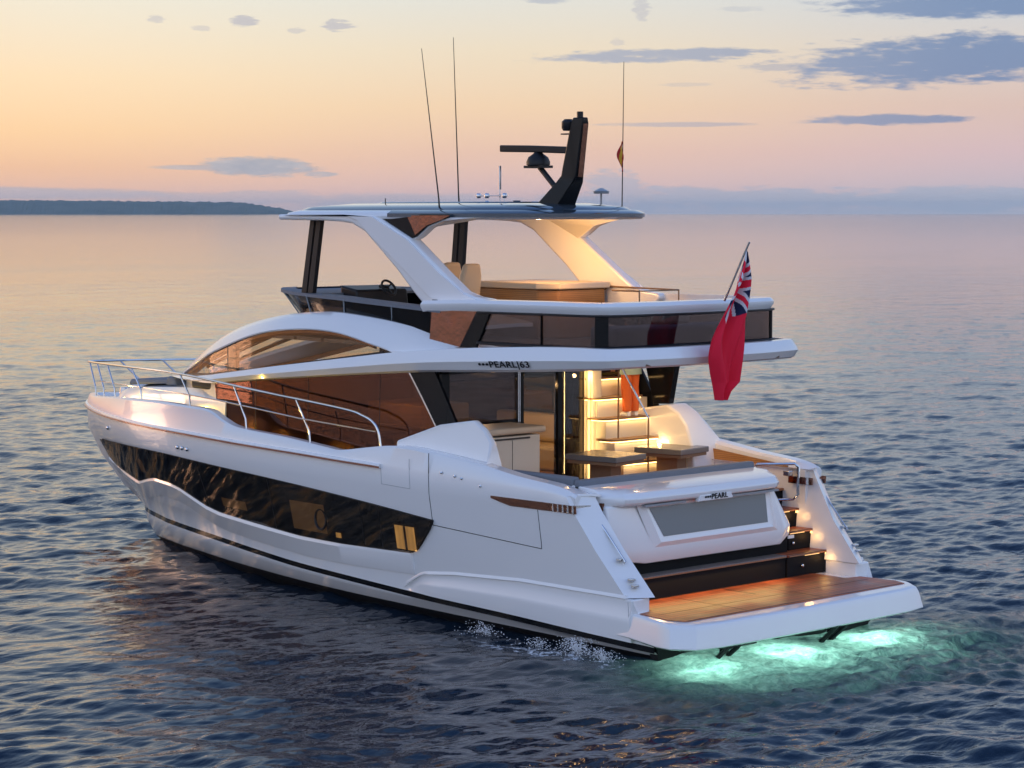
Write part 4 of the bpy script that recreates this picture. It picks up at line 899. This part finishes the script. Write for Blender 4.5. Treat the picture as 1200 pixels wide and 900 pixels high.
# aft part: white capping rail, smoked glass below
plan = [(6.1, 2.12), (5.0, 2.1), (4.0, 2.05), (3.0, 1.97), (2.62, 1.9), (2.46, 1.78), (2.36, 1.4), (2.3, .7), (2.28, 0)]
plan = [tuple(p) for p in smoothpts(plan, 6)]; plan = plan + [(x, -y) for x, y in plan[::-1][1:]]
def offp(P, d):
    out = []
    for i, (x, y) in enumerate(P):
        a = P[max(i - 1, 0)]; b_ = P[min(i + 1, len(P) - 1)]; tx, ty = b_[0] - a[0], b_[1] - a[1]; L = math.hypot(tx, ty); out.append((x - ty / L * d, y + tx / L * d))
    return out
oo, ii = offp(plan, -.05), offp(plan, .22)
if oo[5][1] < plan[5][1]: oo, ii = offp(plan, .05), offp(plan, -.22)
o2 = offp(plan, .02 if oo[5][1] > plan[5][1] else -.02)
def ztop(x): return float(np.interp(x, [2.2, 3.5, 5.1, 6.1], [4.93, 4.93, 4.92, 4.88]))
MB().prism([[(a[0], a[1], ztop(a[0]) - .17), (oo[i][0], oo[i][1], ztop(a[0]) - .09), (oo[i][0], oo[i][1], ztop(a[0]) - .05), (a[0], a[1], ztop(a[0])), (ii[i][0], ii[i][1], ztop(a[0]) + .005), (ii[i][0], ii[i][1], ztop(a[0]) - .17)] for i, a in enumerate(plan)]).build('coaming_rail', gel, Y, auto=40)
pg = offp(plan, -.03) if oo[5][1] > plan[5][1] else offp(plan, -.03)
pin = [(a[0] * .985 + b_[0] * .015, a[1] * .985 + b_[1] * .015) for a, b_ in zip(plan, ii)]
n0 = 4
fg = MB().prism([[(x, y, 4.25), (x, y, ztop(x) - .165), (x2, y2, ztop(x) - .165), (x2, y2, 4.25)] for (x, y), (x2, y2) in list(zip(plan, [(a[0] * .95 + b_[0] * .05, a[1] * .95 + b_[1] * .05) for a, b_ in zip(plan, ii)]))[7:-7]]).build('flybridge_glass', smoke, Y, auto=20)
def gpost(x, y, nx_, ny_, w2, tp=.0):
    tx_, ty_ = -ny_, nx_
    MB().prism([[(x + tx_ * s1 * w2 + nx_ * s2 + (tp if z > 4.5 else 0), y + ty_ * s1 * w2 + ny_ * s2, z) for s1, s2 in ((-1, -.015), (1, -.015), (1, .03), (-1, .03))] for z in (4.27, ztop(x) - .165)]).build('glass_post', blk, fg, bevel=.005)
gpost(2.50, 1.84, -.8, .6, .1); gpost(2.50, -1.84, -.8, -.6, .06)
for sg in (1, -1):
    MB().xz([(5.96, 4.2), (5.25, 4.2), (4.86, 4.75), (5.9, 4.74)], sg * 2.09, sg * 2.115).build('quarter_reflection', warm_refl, Y)  # copper colour stands in for orange reflections in the dark glass
    MB().xz([(5.25, 4.2), (4.88, 4.2), (4.56, 4.75), (4.86, 4.75)], sg * 2.085, sg * 2.125).build('quarter_post', blk, Y)
    for xm in (3.55,): gpost(xm, sg * 2.02, 0, sg, .006)
mb = MB(); mb.tube([(x, y, 4.285) for x, y in oo[7:-7]], .02, 6); 
mb.build('glass_channel', blkm, fg)
MB().tube([(x, y, ztop(x) - .182) for x, y in oo[7:-7]], .018, 6).build('glass_channel', blkm, fg)
# ---- arms and hardtop
hp = [(10.15, 0), (10.12, .9), (10.02, 1.6), (9.85, 1.9), (9.4, 1.97), (7.6, 1.95), (6.0, 1.85), (5.4, 1.7), (4.95, 1.45), (4.6, 1.2), (4.48, .6), (4.44, 0)]
hpl = [tuple(p) for p in smoothpts(hp, 4)]; hpl = hpl + [(x, -y) for x, y in hpl[::-1][1:-1]]
def sc(P, fx, fy, z, cx=7.): return [(cx + (x - cx) * fx, y * fy, z - .0) for x, y in P]
ht_ = MB().prism([sc(hpl, .93, .9, 6.12), sc(hpl, .985, .985, 6.13), sc(hpl, 1., 1., 6.17), sc(hpl, .985, .985, 6.225), sc(hpl, .94, .92, 6.265)]).build('hardtop', gel, Y, auto=50)
tp = MB().prism([sc([p for p in hpl], .93, .90, 6.2656), sc(hpl, .90, .86, 6.315), sc(hpl, .7, .6, 6.375)]).build('roof_panel', roofgl, ht_, auto=50)
MB().prism([[(x, y, z) for x, y, z in sc([p for p in hpl if p[0] < 7.6], 1.004, 1.006, 6.16)], sc([p for p in hpl if p[0] < 7.6], 1.004, 1.006, 6.215), sc([p for p in hpl if p[0] < 7.6], .965, .955, 6.27)]).build('aft_roof_trim', roofgl, ht_, auto=50)
MB().prism([sc(hpl, .55, .5, 6.377), sc(hpl, .54, .48, 6.40)]).build('sliding_roof', roofgl, ht_)
P_out = [(10.0, 6.2), (9.98, 6.11), (8.8, 6.1), (8.37, 6.085), (8.04, 6.055), (7.72, 5.93), (6.94, 5.35), (6.53, 5.0), (6.26, 4.79), (6.05, 4.72), (5.7, 4.71), (4.85, 4.76), (4.75, 4.85), (4.78, 4.93), (5.1, 4.96), (5.37, 5.03), (5.8, 5.30), (6.61, 5.83), (7.3, 6.12), (7.55, 6.21)]
for sg in (1, -1):
    mb = MB(); mb.xz(P_out, sg * 1.96, [sg * (1.72 if z > 5.6 else 1.74) for x, z in P_out]); arm = mb.build('hardtop_arm', gel, Y, bevel=.06, seg=4)
    # lighter sculpted crease: raised inner plane
    Pc = [(9.8, 6.19), (8.2, 6.19), (7.86, 6.1), (7.5, 5.83), (6.7, 5.33), (6.12, 4.93), (5.72, 4.80), (4.95, 4.82), (4.95, 4.9), (5.3, 4.99), (5.85, 5.29), (6.62, 5.80), (7.5, 6.17)]
    MB().xz(Pc, sg * 1.958, sg * 1.985).build('arm_crease', gel, arm, bevel=.02)
    MB().xz([(7.5, 6.2), (6.62, 5.83), (6.5, 5.86), (6.25, 6.02), (5.9, 6.12), (5.75, 6.15), (5.75, 6.2)], sg * 1.9, sg * 1.875).build('arm_gusset', blk, arm, bevel=.005)
    MB().xz([(7.55, 6.15), (7.3, 6.1), (6.62, 5.80), (6.5, 5.85), (6.25, 6.0), (5.9, 6.1), (5.2, 6.15)], sg * 1.873, [sg * (1.72 if z < 6.12 else 1.5) for x, z in [(7.55, 6.15), (7.3, 6.1), (6.62, 5.80), (6.5, 5.85), (6.25, 6.0), (5.9, 6.1), (5.2, 6.15)]]).build('arm_web', gel, arm, bevel=.01)
    MB().xz([(6.72, 6.185), (6.52, 5.88), (6.25, 6.03), (5.9, 6.12), (5.7, 6.185)], sg * 1.903, sg * 1.912).build('gusset_reflection', warm_refl, arm)  # painted reflection: orange sunset glow laid over the black gusset
    for dx in (0, .17):
        MB().prism([[(9.25 + dx, sg * 1.55, 6.12), (9.36 + dx, sg * 1.55, 6.12), (9.36 + dx, sg * 1.63, 6.12), (9.25 + dx, sg * 1.63, 6.12)], [(9.42 + dx, sg * 1.60, 4.9), (9.55 + dx, sg * 1.60, 4.9), (9.55 + dx, sg * 1.68, 4.9), (9.42 + dx, sg * 1.68, 4.9)]]).build('hardtop_post', blkm, Y)
    MB().box((5.9, sg * 1.99, 4.86), (6.02, sg * 2.0, 4.895)).build('arm_vent', blkm, arm)
lamp('hardtop_lamp', 'AREA', (6.2, -.4, 6.05), 34, (1, .52, .17), ht_, .5, to=(6.2, -1.9, 5.2))
lamp('hardtop_lamp', 'AREA', (5.2, -.2, 5.3), 12, (1, .5, .16), ht_, .3, to=(5.8, -1.9, 5.6))
# ---- flybridge furniture
fb = MB().xy([(7.6, -1.75), (5.85, -1.6), (5.8, -.5), (6.1, -.3), (7.6, -.35)], 4.2, 5.0).build('flybridge_bar', wood, Y, bevel=.03)
MB().xy([(7.65, -1.8), (5.78, -1.65), (5.72, -.45), (6.05, -.22), (7.65, -.3)], 5.0, 5.1).build('bar_worktop', cream, fb, bevel=.02)
for (x, y) in ((7.3, .15), (8.3, -.3)):
    s1 = MB().box((x - .1, y - .23, 4.6), (x + .4, y + .23, 4.8)).build('helm_seat', cream, Y, bevel=.06)
    MB().prism([[(x - .1, y - .22, 4.75), (x + .05, y - .22, 4.75), (x + .05, y + .22, 4.75), (x - .1, y + .22, 4.75)], [(x - .16, y - .21, 5.2), (x - .03, y - .21, 5.2), (x - .03, y + .21, 5.2), (x - .16, y + .21, 5.2)], [(x - .18, y - .16, 5.40), (x - .07, y - .16, 5.40), (x - .07, y + .16, 5.40), (x - .18, y + .16, 5.40)]]).build('seat_back', cream, s1, bevel=.05)
    MB().tube([(x + .15, y, 4.2), (x + .15, y, 4.62)], .07, 10).build('pedestal', steel, s1)
hc = MB().prism([[(9.2, .1, 4.2), (8.75, .1, 4.2), (8.85, .1, 4.95), (9.3, .1, 5.02)], [(9.2, 1.2, 4.2), (8.75, 1.2, 4.2), (8.85, 1.2, 4.95), (9.3, 1.2, 5.02)]]).build('helm_console', blkm, Y, bevel=.04)
a_ = np.linspace(0, 2 * math.pi, 25); mb = MB(); mb.tube([(8.72 + .09 * math.sin(t_), .62 + .13 * math.cos(t_), 4.98 + .12 * math.sin(t_)) for t_ in a_], .02, 8)
for t_ in (.4, 2.5, 4.7): mb.tube([(8.74, .62, 4.99), (8.72 + .09 * math.sin(t_), .62 + .13 * math.cos(t_), 4.98 + .12 * math.sin(t_))], .014, 6)
mb.tube([(8.74, .62, 4.99), (8.95, .62, 5.0)], .03, 8); mb.build('steering_wheel', blkm, hc)
MB().box((2.75, -1.5, 4.2), (3.3, 1.3, 4.55)).build('aft_sun_pad', cush, Y, bevel=.06)
MB().box((3.0, -.6, 4.55), (3.3, .0, 4.78)).build('sun_pad_pillow', cream, Y, bevel=.05)
mb = MB(); mb.tube([(6.1, -1.72, 4.9), (5.9, -1.72, 5.02), (4.3, -1.7, 5.0)], .014, 6); mb.tube([(4.3, -.8, 4.2), (4.3, -.8, 5.0), (4.3, -1.7, 5.0), (4.3, -1.7, 4.2)], .014, 6); mb.tube([(4.3, -.8, 5.0), (4.9, -.8, 5.0)], .014, 6)
mb.each('stairwell_rail', brown, Y)
lamp('flybridge_lamp', 'POINT', (5.2, .5, 5.9), 6, (1, .66, .32), Y, .03)
# ---- mast and instruments
def sec(x0, x1, yy, z): return [(x0, yy, z), (x1, yy, z), (x1, -yy, z), (x0, -yy, z)]
mast = MB().prism([sec(5.62, 5.12, .2, 6.34), sec(5.24, 4.86, .12, 6.70), sec(5.16, 4.82, .09, 6.8), sec(4.97, 4.69, .07, 7.6), sec(4.92, 4.70, .06, 7.7)]).build('radar_mast', blk, Y, bevel=.02)
MB().prism([[(4.855, y, 6.78), (4.81, y, 6.78), (4.69, y, 7.6), (4.72, y, 7.6)] for y in (.05, -.05)]).build('mast_reflection', warm_refl, mast)  # reddish reflection on the black mast, painted as a copper strip
MB().tube([(4.82, 0, 7.68), (4.82, 0, 7.79)], .05, 8).build('mast_light', blkm, mast)
mb = MB(); mb.prism([[(6.62, -.05, 7.2), (6.62, .05, 7.2), (6.62, .05, 7.31), (6.62, -.05, 7.31)], [(5.9, -.07, 7.18), (5.9, .07, 7.18), (5.9, .07, 7.29), (5.9, -.07, 7.29)], [(4.95, -.05, 7.14), (4.95, .05, 7.14), (4.95, .05, 7.25), (4.95, -.05, 7.25)]]); mb.build('radar_scanner', blkm, mast, bevel=.02)
mb = MB(); mb.tube([(5.76, 0, 6.96), (5.76, 0, 6.98), (5.76, 0, 7.03), (5.76, 0, 7.1), (5.76, 0, 7.15), (5.76, 0, 7.18)], [.14, .19, .19, .16, .09, .06], 20); mb.box((5.55, -.12, 6.93), (5.97, .12, 6.97)); mb.build('radar_gearbox', blkm, mast)
MB().tube([(5.72, 0, 6.94), (5.36, 0, 6.62)], .045, 8).build('radar_bracket', blkm, mast)
mb = MB(); mb.tube([(5.08, 0, 7.5), (5.08, 0, 7.54), (5.08, 0, 7.64), (5.08, 0, 7.68)], [.08, .105, .105, .06], 16); mb.box((5.2, -.05, 7.44), (4.9, .05, 7.46)); mb.build('mast_camera', blkm, mast)
mb = MB(); mb.tube([(6.66, -.0, 6.33), (6.66, -.0, 6.6)], .012, 6); mb.tube([(6.66, 0, 6.6), (6.66, 0, 6.98)], .026, 8); mb.build('stick_antenna', steel, Y)
mb = MB()
for dx, dz in ((.34, .12), (.14, .12), (.14, .0), (-.28, .12)): mb.ball((6.72 + dx, .1, 6.38 + dz), .05, 10)
mb.tube([(7.06, .1, 6.5), (6.4, .1, 6.5)], .01, 6); mb.tube([(6.45, .1, 6.3), (6.45, .1, 6.5)], .015, 6); mb.build('horn_and_lights', steel, Y)
MB().tube([(6.15, .1, 6.32), (6.15, .1, 6.42)], .06, 10).build('compass_puck', blkm, Y)
MB().tube([(5.95, -.1, 6.32), (5.95, -.1, 6.38), (5.95, -.1, 6.41)], [.06, .06, .03], 12).build('gps_puck', gel, Y)
mb = MB(); mb.tube([(5.45, -1.1, 6.3), (5.45, -1.1, 6.55)], .016, 6); mb.tube([(5.45, -1.1, 6.53), (5.45, -1.1, 6.57), (5.45, -1.1, 6.62)], [.12, .13, .03], 16); mb.build('gps_antenna', gel2, Y)
MB().tube([(6.3, 1.6, 6.25), (6.32, 1.6, 6.45), (6.72, 1.6, 8.78)], [.016, .012, .005], 6).build('whip_antenna', blkm, Y)
MB().tube([(7.42, .2, 6.3), (7.44, .2, 6.55), (7.56, .2, 9.07)], [.016, .012, .005], 6).build('whip_antenna', blkm, Y)
fs = MB().tube([(5.08, -1.2, 6.25), (5.05, -1.2, 8.62)], [.01, .005], 6).build('flag_halyard', blkm, Y)
mb = MB(); mb.tube([(8.1, 1.2, 6.28), (8.1, 1.2, 6.46)], .008, 6); mb.ball((8.1, 1.2, 6.33), .03, 8); mb.build('navigation_light', blkm, Y)
pole = MB().tube([(1.98, -.2, 4.93), (1.57, -.28, 5.80)], [.018, .014], 8).build('ensign_staff', steel, Y)

# ---- the starboard quarter flares a little wider round the boarding steps
def sstep(v, a, b): v = min(1, max(0, (v - a) / (b - a))); return v * v * (3 - 2 * v)
for o in Y.children_recursive:
    nm = o.name.split('.')[0]
    if nm in ('hull', 'cockpit_bulwark', 'wing_foot', 'spray_chine', 'hull_knuckle', 'panel_seam', 'mooring_slot', 'fairlead_roller', 'fairlead_plate', 'inner_fairlead', 'grab_rail', 'deck_cleat', 'bulwark_moulding', 'wood_lining', 'stern_step', 'tread', 'tread_edge', 'step_light', 'cockpit_sole', 'boarding_gate', 'gate_hinge') and o.type == 'MESH':
        for v in o.data.vertices:
            if v.co.y < -1.5 and v.co.z > .5: v.co.y -= .31 * sstep(6.4 - v.co.x, 0, 3.0) * sstep(-v.co.y, 1.6, 2.1)
            elif v.co.y < -1.5: v.co.y -= .31 * sstep(6.4 - v.co.x, 0, 3.0) * sstep(-v.co.y, 1.6, 2.1) * max(0, (v.co.z + .2) / .7)
# ================================================================== loose things
def small_table(loc, sx_, sy_, label, rz=0.):
    t_ = empty('cockpit_table', loc, rz); tag(t_, label, 'table', 'cockpit tables')
    MB().box((-sx_ / 2, -sy_ / 2, .50), (sx_ / 2, sy_ / 2, .59)).build('table_top', tabletop, t_, bevel=.012)
    MB().box((-sx_ / 2 + .03, -sy_ / 2 + .03, .45), (sx_ / 2 - .03, sy_ / 2 - .03, .498)).build('table_frame', brown, t_)
    MB().box((-.2, -.14, .02), (.2, .14, .45)).build('table_leg', brown, t_, bevel=.01); MB().box((-.28, -.22, 0), (.28, .22, .02)).build('table_foot', steel, t_)
    return t_
small_table((4.36, -.12, 1.9), .98, .82, 'square slate-topped cockpit table in front of the dark saloon door', R(10))
small_table((4.42, -1.68, 1.9), .9, .82, 'slate-topped cockpit table beside the oak-lined bulwark, at the foot of the stairs', R(10))
pf = MB(); pf.tube([(6.25, .18, 1.9), (6.25, .18, 2.0), (6.25, .18, 2.2), (6.25, .18, 2.33), (6.25, .18, 2.36)], [.22, .3, .32, .26, .12], 20); pfo = pf.build('pouf', cream, None, auto=60)
tag(pfo, 'round cream pouf just inside the glass saloon door', 'pouf')

# ---- ensign
def ensign():
    e = empty('ensign', (1.60, -.24, 5.66)); tag(e, 'large red ensign with a union flag canton hanging limp from the stern staff', 'flag')
    L_ = [(0, .0), (.06, -.03), (.15, -.10), (.27, -.20), (.40, -.33), (.52, -.45), (.60, -.50), (.70, -.50), (.80, -.45), (.9, -.40), (1, -.37)]
    R_ = [(0, .02), (.1, .02), (.25, .02), (.43, 0.), (.6, -.05), (.8, -.1), (.88, -.12), (.94, -.25), (1, -.30)]
    lf = crv(L_); rf = lambda v: np.interp(v, [a for a, b in R_], [b for a, b in R_])
    H = 2.15; nv, nu = 260, 110
    ax = Vector((.06, -1, 0)).normalized(); nrm = Vector((-1, -.06, 0)).normalized()
    reds = mat('ensign_red', (.78, .018, .05), .7); wh = mat('ensign_white', (.62, .62, .66), .7); bl = mat('ensign_blue', (.012, .018, .06), .7)
    for m_ in (reds, wh, bl): m_.node_tree.nodes['Principled BSDF'].inputs['Specular IOR Level'].default_value = .15
    V_ = []; F_ = []; M_ = []; UV = []
    for i in range(nv + 1):
        v = i / nv
        a, b_ = float(lf(v)), float(rf(v))
        for j in range(nu + 1):
            u = j / nu; hx = a + (b_ - a) * u
            fold = (.085 * math.sin(u * 7.5 + .9 * math.sin(v * 4)) + .035 * math.sin(u * 15 + v * 6) + .012 * math.sin(u * 31 + v * 14)) * min(1, v * 5 + .1) * (1 - .15 * v)
            fold += -.10 * abs(u - .62 - .1 * v) * min(1, v * 2)
            p = ax * (hx * 1.52) + nrm * fold; V_.append((p.x + .0 * v, p.y, -v * H)); UV.append((hx, v * H))
    # jack axes measured on the hanging cloth (metres, x along ax, y downward)
    C0 = np.array([-.10, .52]); Ua = np.array([-.06, .44]); Ub = np.array([-.15, .09])
    Mx = np.linalg.inv(np.array([Ua, Ub]).T)
    for i in range(nv):
        for j in range(nu):
            a = i * (nu + 1) + j; F_.append((a, a + 1, a + nu + 2, a + nu + 1))
            hx = (UV[a][0] + UV[a + 1][0]) / 2; hy = (UV[a][1] + UV[a + nu + 1][1]) / 2
            p, q = Mx @ (np.array([hx, hy]) - C0)
            k = 0
            lim = 1.05
            if abs(p) < lim * (1.25 if p < 0 else .95) and abs(q) < lim:
                ap, aq = abs(p), abs(q); dd = abs(ap - aq)
                if min(ap, aq) < .13: k = 0
                elif min(ap, aq) < .23: k = 1
                elif dd < .10: k = 0
                elif dd < .24: k = 1
                else: k = 2
            M_.append(k)
    c = raw('flag_cloth', V_, F_, [reds, wh, bl], e, smooth=True, mi=M_)
    sm = c.modifiers.new('s', 'SOLIDIFY'); sm.thickness = .004
    MB().tube([(0, -.02, .02), (.03, 0, -.3), (.02, 0, -.75)], .008, 5).build('toggle_rope', gel2, e)
ensign()
def courtesy():
    V_ = []; F_ = []; M_ = []
    for i in range(31):
        v = i / 30; wv = .02 + .10 * math.sin(math.pi * min(1, v * 1.1)) ** .8
        for j in range(9):
            u = j / 8; V_.append((wv * u * .3 + .02 * math.sin(v * 9 + u * 4), wv * u * .7 * (1 if v > .2 else 1), -v * .48))
    for i in range(30):
        for j in range(8):
            a = i * 9 + j; F_.append((a, a + 1, a + 10, a + 9)); u = j / 8 + .1; M_.append(1 if .28 < u + .35 * (i / 30) - .15 < .66 else 0)
    o = raw('courtesy_flag', V_, F_, [mat('flag_red', (.5, .02, .02), .7), mat('flag_yellow', (.75, .42, .03), .7)], None, smooth=True, mi=M_)
    sm = o.modifiers.new('s', 'SOLIDIFY'); sm.thickness = .003
    o.location = (5.055, -1.19, 7.36); tag(o, 'small red and yellow courtesy flag furled on the thin halyard behind the radar mast', 'flag')
courtesy()
# ---- person on the stairs
def person():
    root = empty('person', (5.28, -1.62, 2.93)); tag(root, 'person standing on the lit flybridge stairs in orange trousers and a long pale green top', 'person')
    J = [(0, 0, .82, .125), (.0, 0, .98, .115), (.01, 0, 1.12, .13), (.0, 0, 1.28, .12), (.02, 0, 1.36, .055), (.04, 0, 1.44, .06), (.05, 0, 1.52, .09), (.04, 0, 1.60, .065)]
    Vv = [Vector(j[:3]) for j in J]; Rr = [j[3] for j in J]; E = [(i, i + 1) for i in range(7)]
    def add(par, p, r): Vv.append(Vector(p)); Rr.append(r); E.append((par, len(Vv) - 1)); return len(Vv) - 1
    for s_ in (1, -1):
        h = add(0, (0, .08 * s_, .78), .09); k1 = add(h, (.01, .085 * s_, .62), .075); k = add(k1, (.02, .085 * s_, .45), .055); c_ = add(k, (.0, .085 * s_, .32), .054); a = add(c_, (0, .085 * s_, .09), .034); f = add(a, (.03, .085 * s_, .04), .035); add(f, (.14, .09 * s_, .025), .026)
        sh = add(3, (0, .15 * s_, 1.27), .055); el_ = add(sh, (.02, .21 * s_, 1.02), .04); wr = add(el_, (.14, .19 * s_, .84), .027); hd = add(wr, (.18, .185 * s_, .77), .03)
        for q_ in range(5):
            f1 = add(hd, (.2 + .012 * (q_ > 0), (.185 + (.022 * (q_ - 2) if q_ else -.045)) * 1 * s_, .735 + (.03 if q_ == 0 else 0)), .009); add(f1, (.215, (.185 + .02 * (q_ - 2)) * s_, .70), .008)
    me = bpy.data.meshes.new('body'); me.from_pydata(Vv, E, []); me.update()
    skin = mat('skin', (.55, .33, .22), .5)
    o = link('body', me, skin, root); md = o.modifiers.new('skin', 'SKIN'); md.use_smooth_shade = True
    sv = me.skin_vertices[0].data
    for v_, r_ in zip(sv, Rr): v_.radius = (r_, r_)
    sv[0].use_root = True
    sb_ = o.modifiers.new('sub', 'SUBSURF'); sb_.levels = 1; sb_.render_levels = 2
    tr = mat('orange_cloth', (.62, .12, .02), .75, bump=(9., .4, .01)); gt = mat('pale_green_cloth', (.38, .52, .44), .8, bump=(8., .5, .01))
    mb = MB()
    for s_ in (1, -1): mb.tube([(0, .07 * s_, .86), (.01, .08 * s_, .66), (.02, .085 * s_, .45), (0, .085 * s_, .3), (0, .085 * s_, .08)], [.10, .092, .082, .08, .068], 16)
    mb.build('trousers', tr, root, auto=70)
    mb = MB(); rr = [(.14, .205, .66), (.14, .20, .74), (.14, .19, .85), (.115, .15, 1.0), (.115, .15, 1.15), (.105, .165, 1.28), (.06, .07, 1.36)]
    mb.prism([[(.01 + a * math.cos(t_) * (1 + .04 * math.sin(5 * t_)), b_ * math.sin(t_) * (1 + .04 * math.sin(5 * t_)), z) for t_ in np.linspace(0, 2 * math.pi, 29)[:-1]] for a, b_, z in rr])
    for s_ in (1, -1): mb.tube([(0, .14 * s_, 1.28), (.01, .19 * s_, 1.12), (.03, .215 * s_, .98)], [.07, .062, .055], 12)
    mb.build('long_top', gt, root, auto=70)
    mb = MB(); mb.tube([(.02, 0, 1.44), (.02, 0, 1.5), (.03, 0, 1.57), (.04, 0, 1.66), (.045, 0, 1.69)], [.06, .098, .105, .085, .03], 16); mb.build('hair', mat('dark_hair', (.04, .025, .015), .5), root, auto=80)
    MB().xz([(-.06, 0), (.16, 0), (.17, .03), (.08, .06), (-.05, .07)], .05, .12).build('shoe', gel, root, bevel=.012); MB().xz([(-.06, 0), (.16, 0), (.17, .03), (.08, .06), (-.05, .07)], -.05, -.12).build('shoe', gel, root, bevel=.012)
    mb = MB(); mb.ball((.135, .028, 1.53), .011, 8); mb.ball((.135, -.028, 1.53), .011, 8); mb.build('eye', mat('eye_white', (.7, .7, .7), .3), root)
    root.scale = (1.03, 1.03, 1.03)
person()
# ---- underwater lamps
for yy, e_ in ((2.0, 62), (.3, 84), (-1.6, 74)):
    ul = MB().tube([(.34, yy, -.22), (.30, yy, -.22)], .07, 12).build('underwater_light', mat('teal_lens', (.5, 1, .9), .3, emit=(.3, 1, .75), es=6.), Y)
    lamp('underwater_lamp', 'POINT', (.3, yy, -.45), e_, (.62, 1, .84), ul, .12)
# ---- exhaust splashes along the port quarter
def splash():
    mb = MB()
    for (x, y, h, n) in ((4.15, 2.5, .20, 350), (2.95, 2.52, .14, 220), (2.15, 2.55, .26, 800), (1.6, 2.6, .18, 450)):
        for k in range(n):
            a = random.uniform(-.4, 3.54); v = random.uniform(.05, .38) * (1 if random.random() < .8 else 1.8); t_ = random.random(); zz = max(0, 4 * h * random.uniform(.3, 1) * t_ * (1 - t_))
            mb.ball((x + v * t_ * math.cos(a) * 1.3 + random.gauss(0, .03), y + .08 + v * t_ * math.sin(a) + random.gauss(0, .02), zz), random.uniform(.003, .010), 6)
    m = mat('white_water', (.8, .83, .86), .4)
    tag(mb.build('water_spray', m, None, auto=60), kind='stuff')
splash()
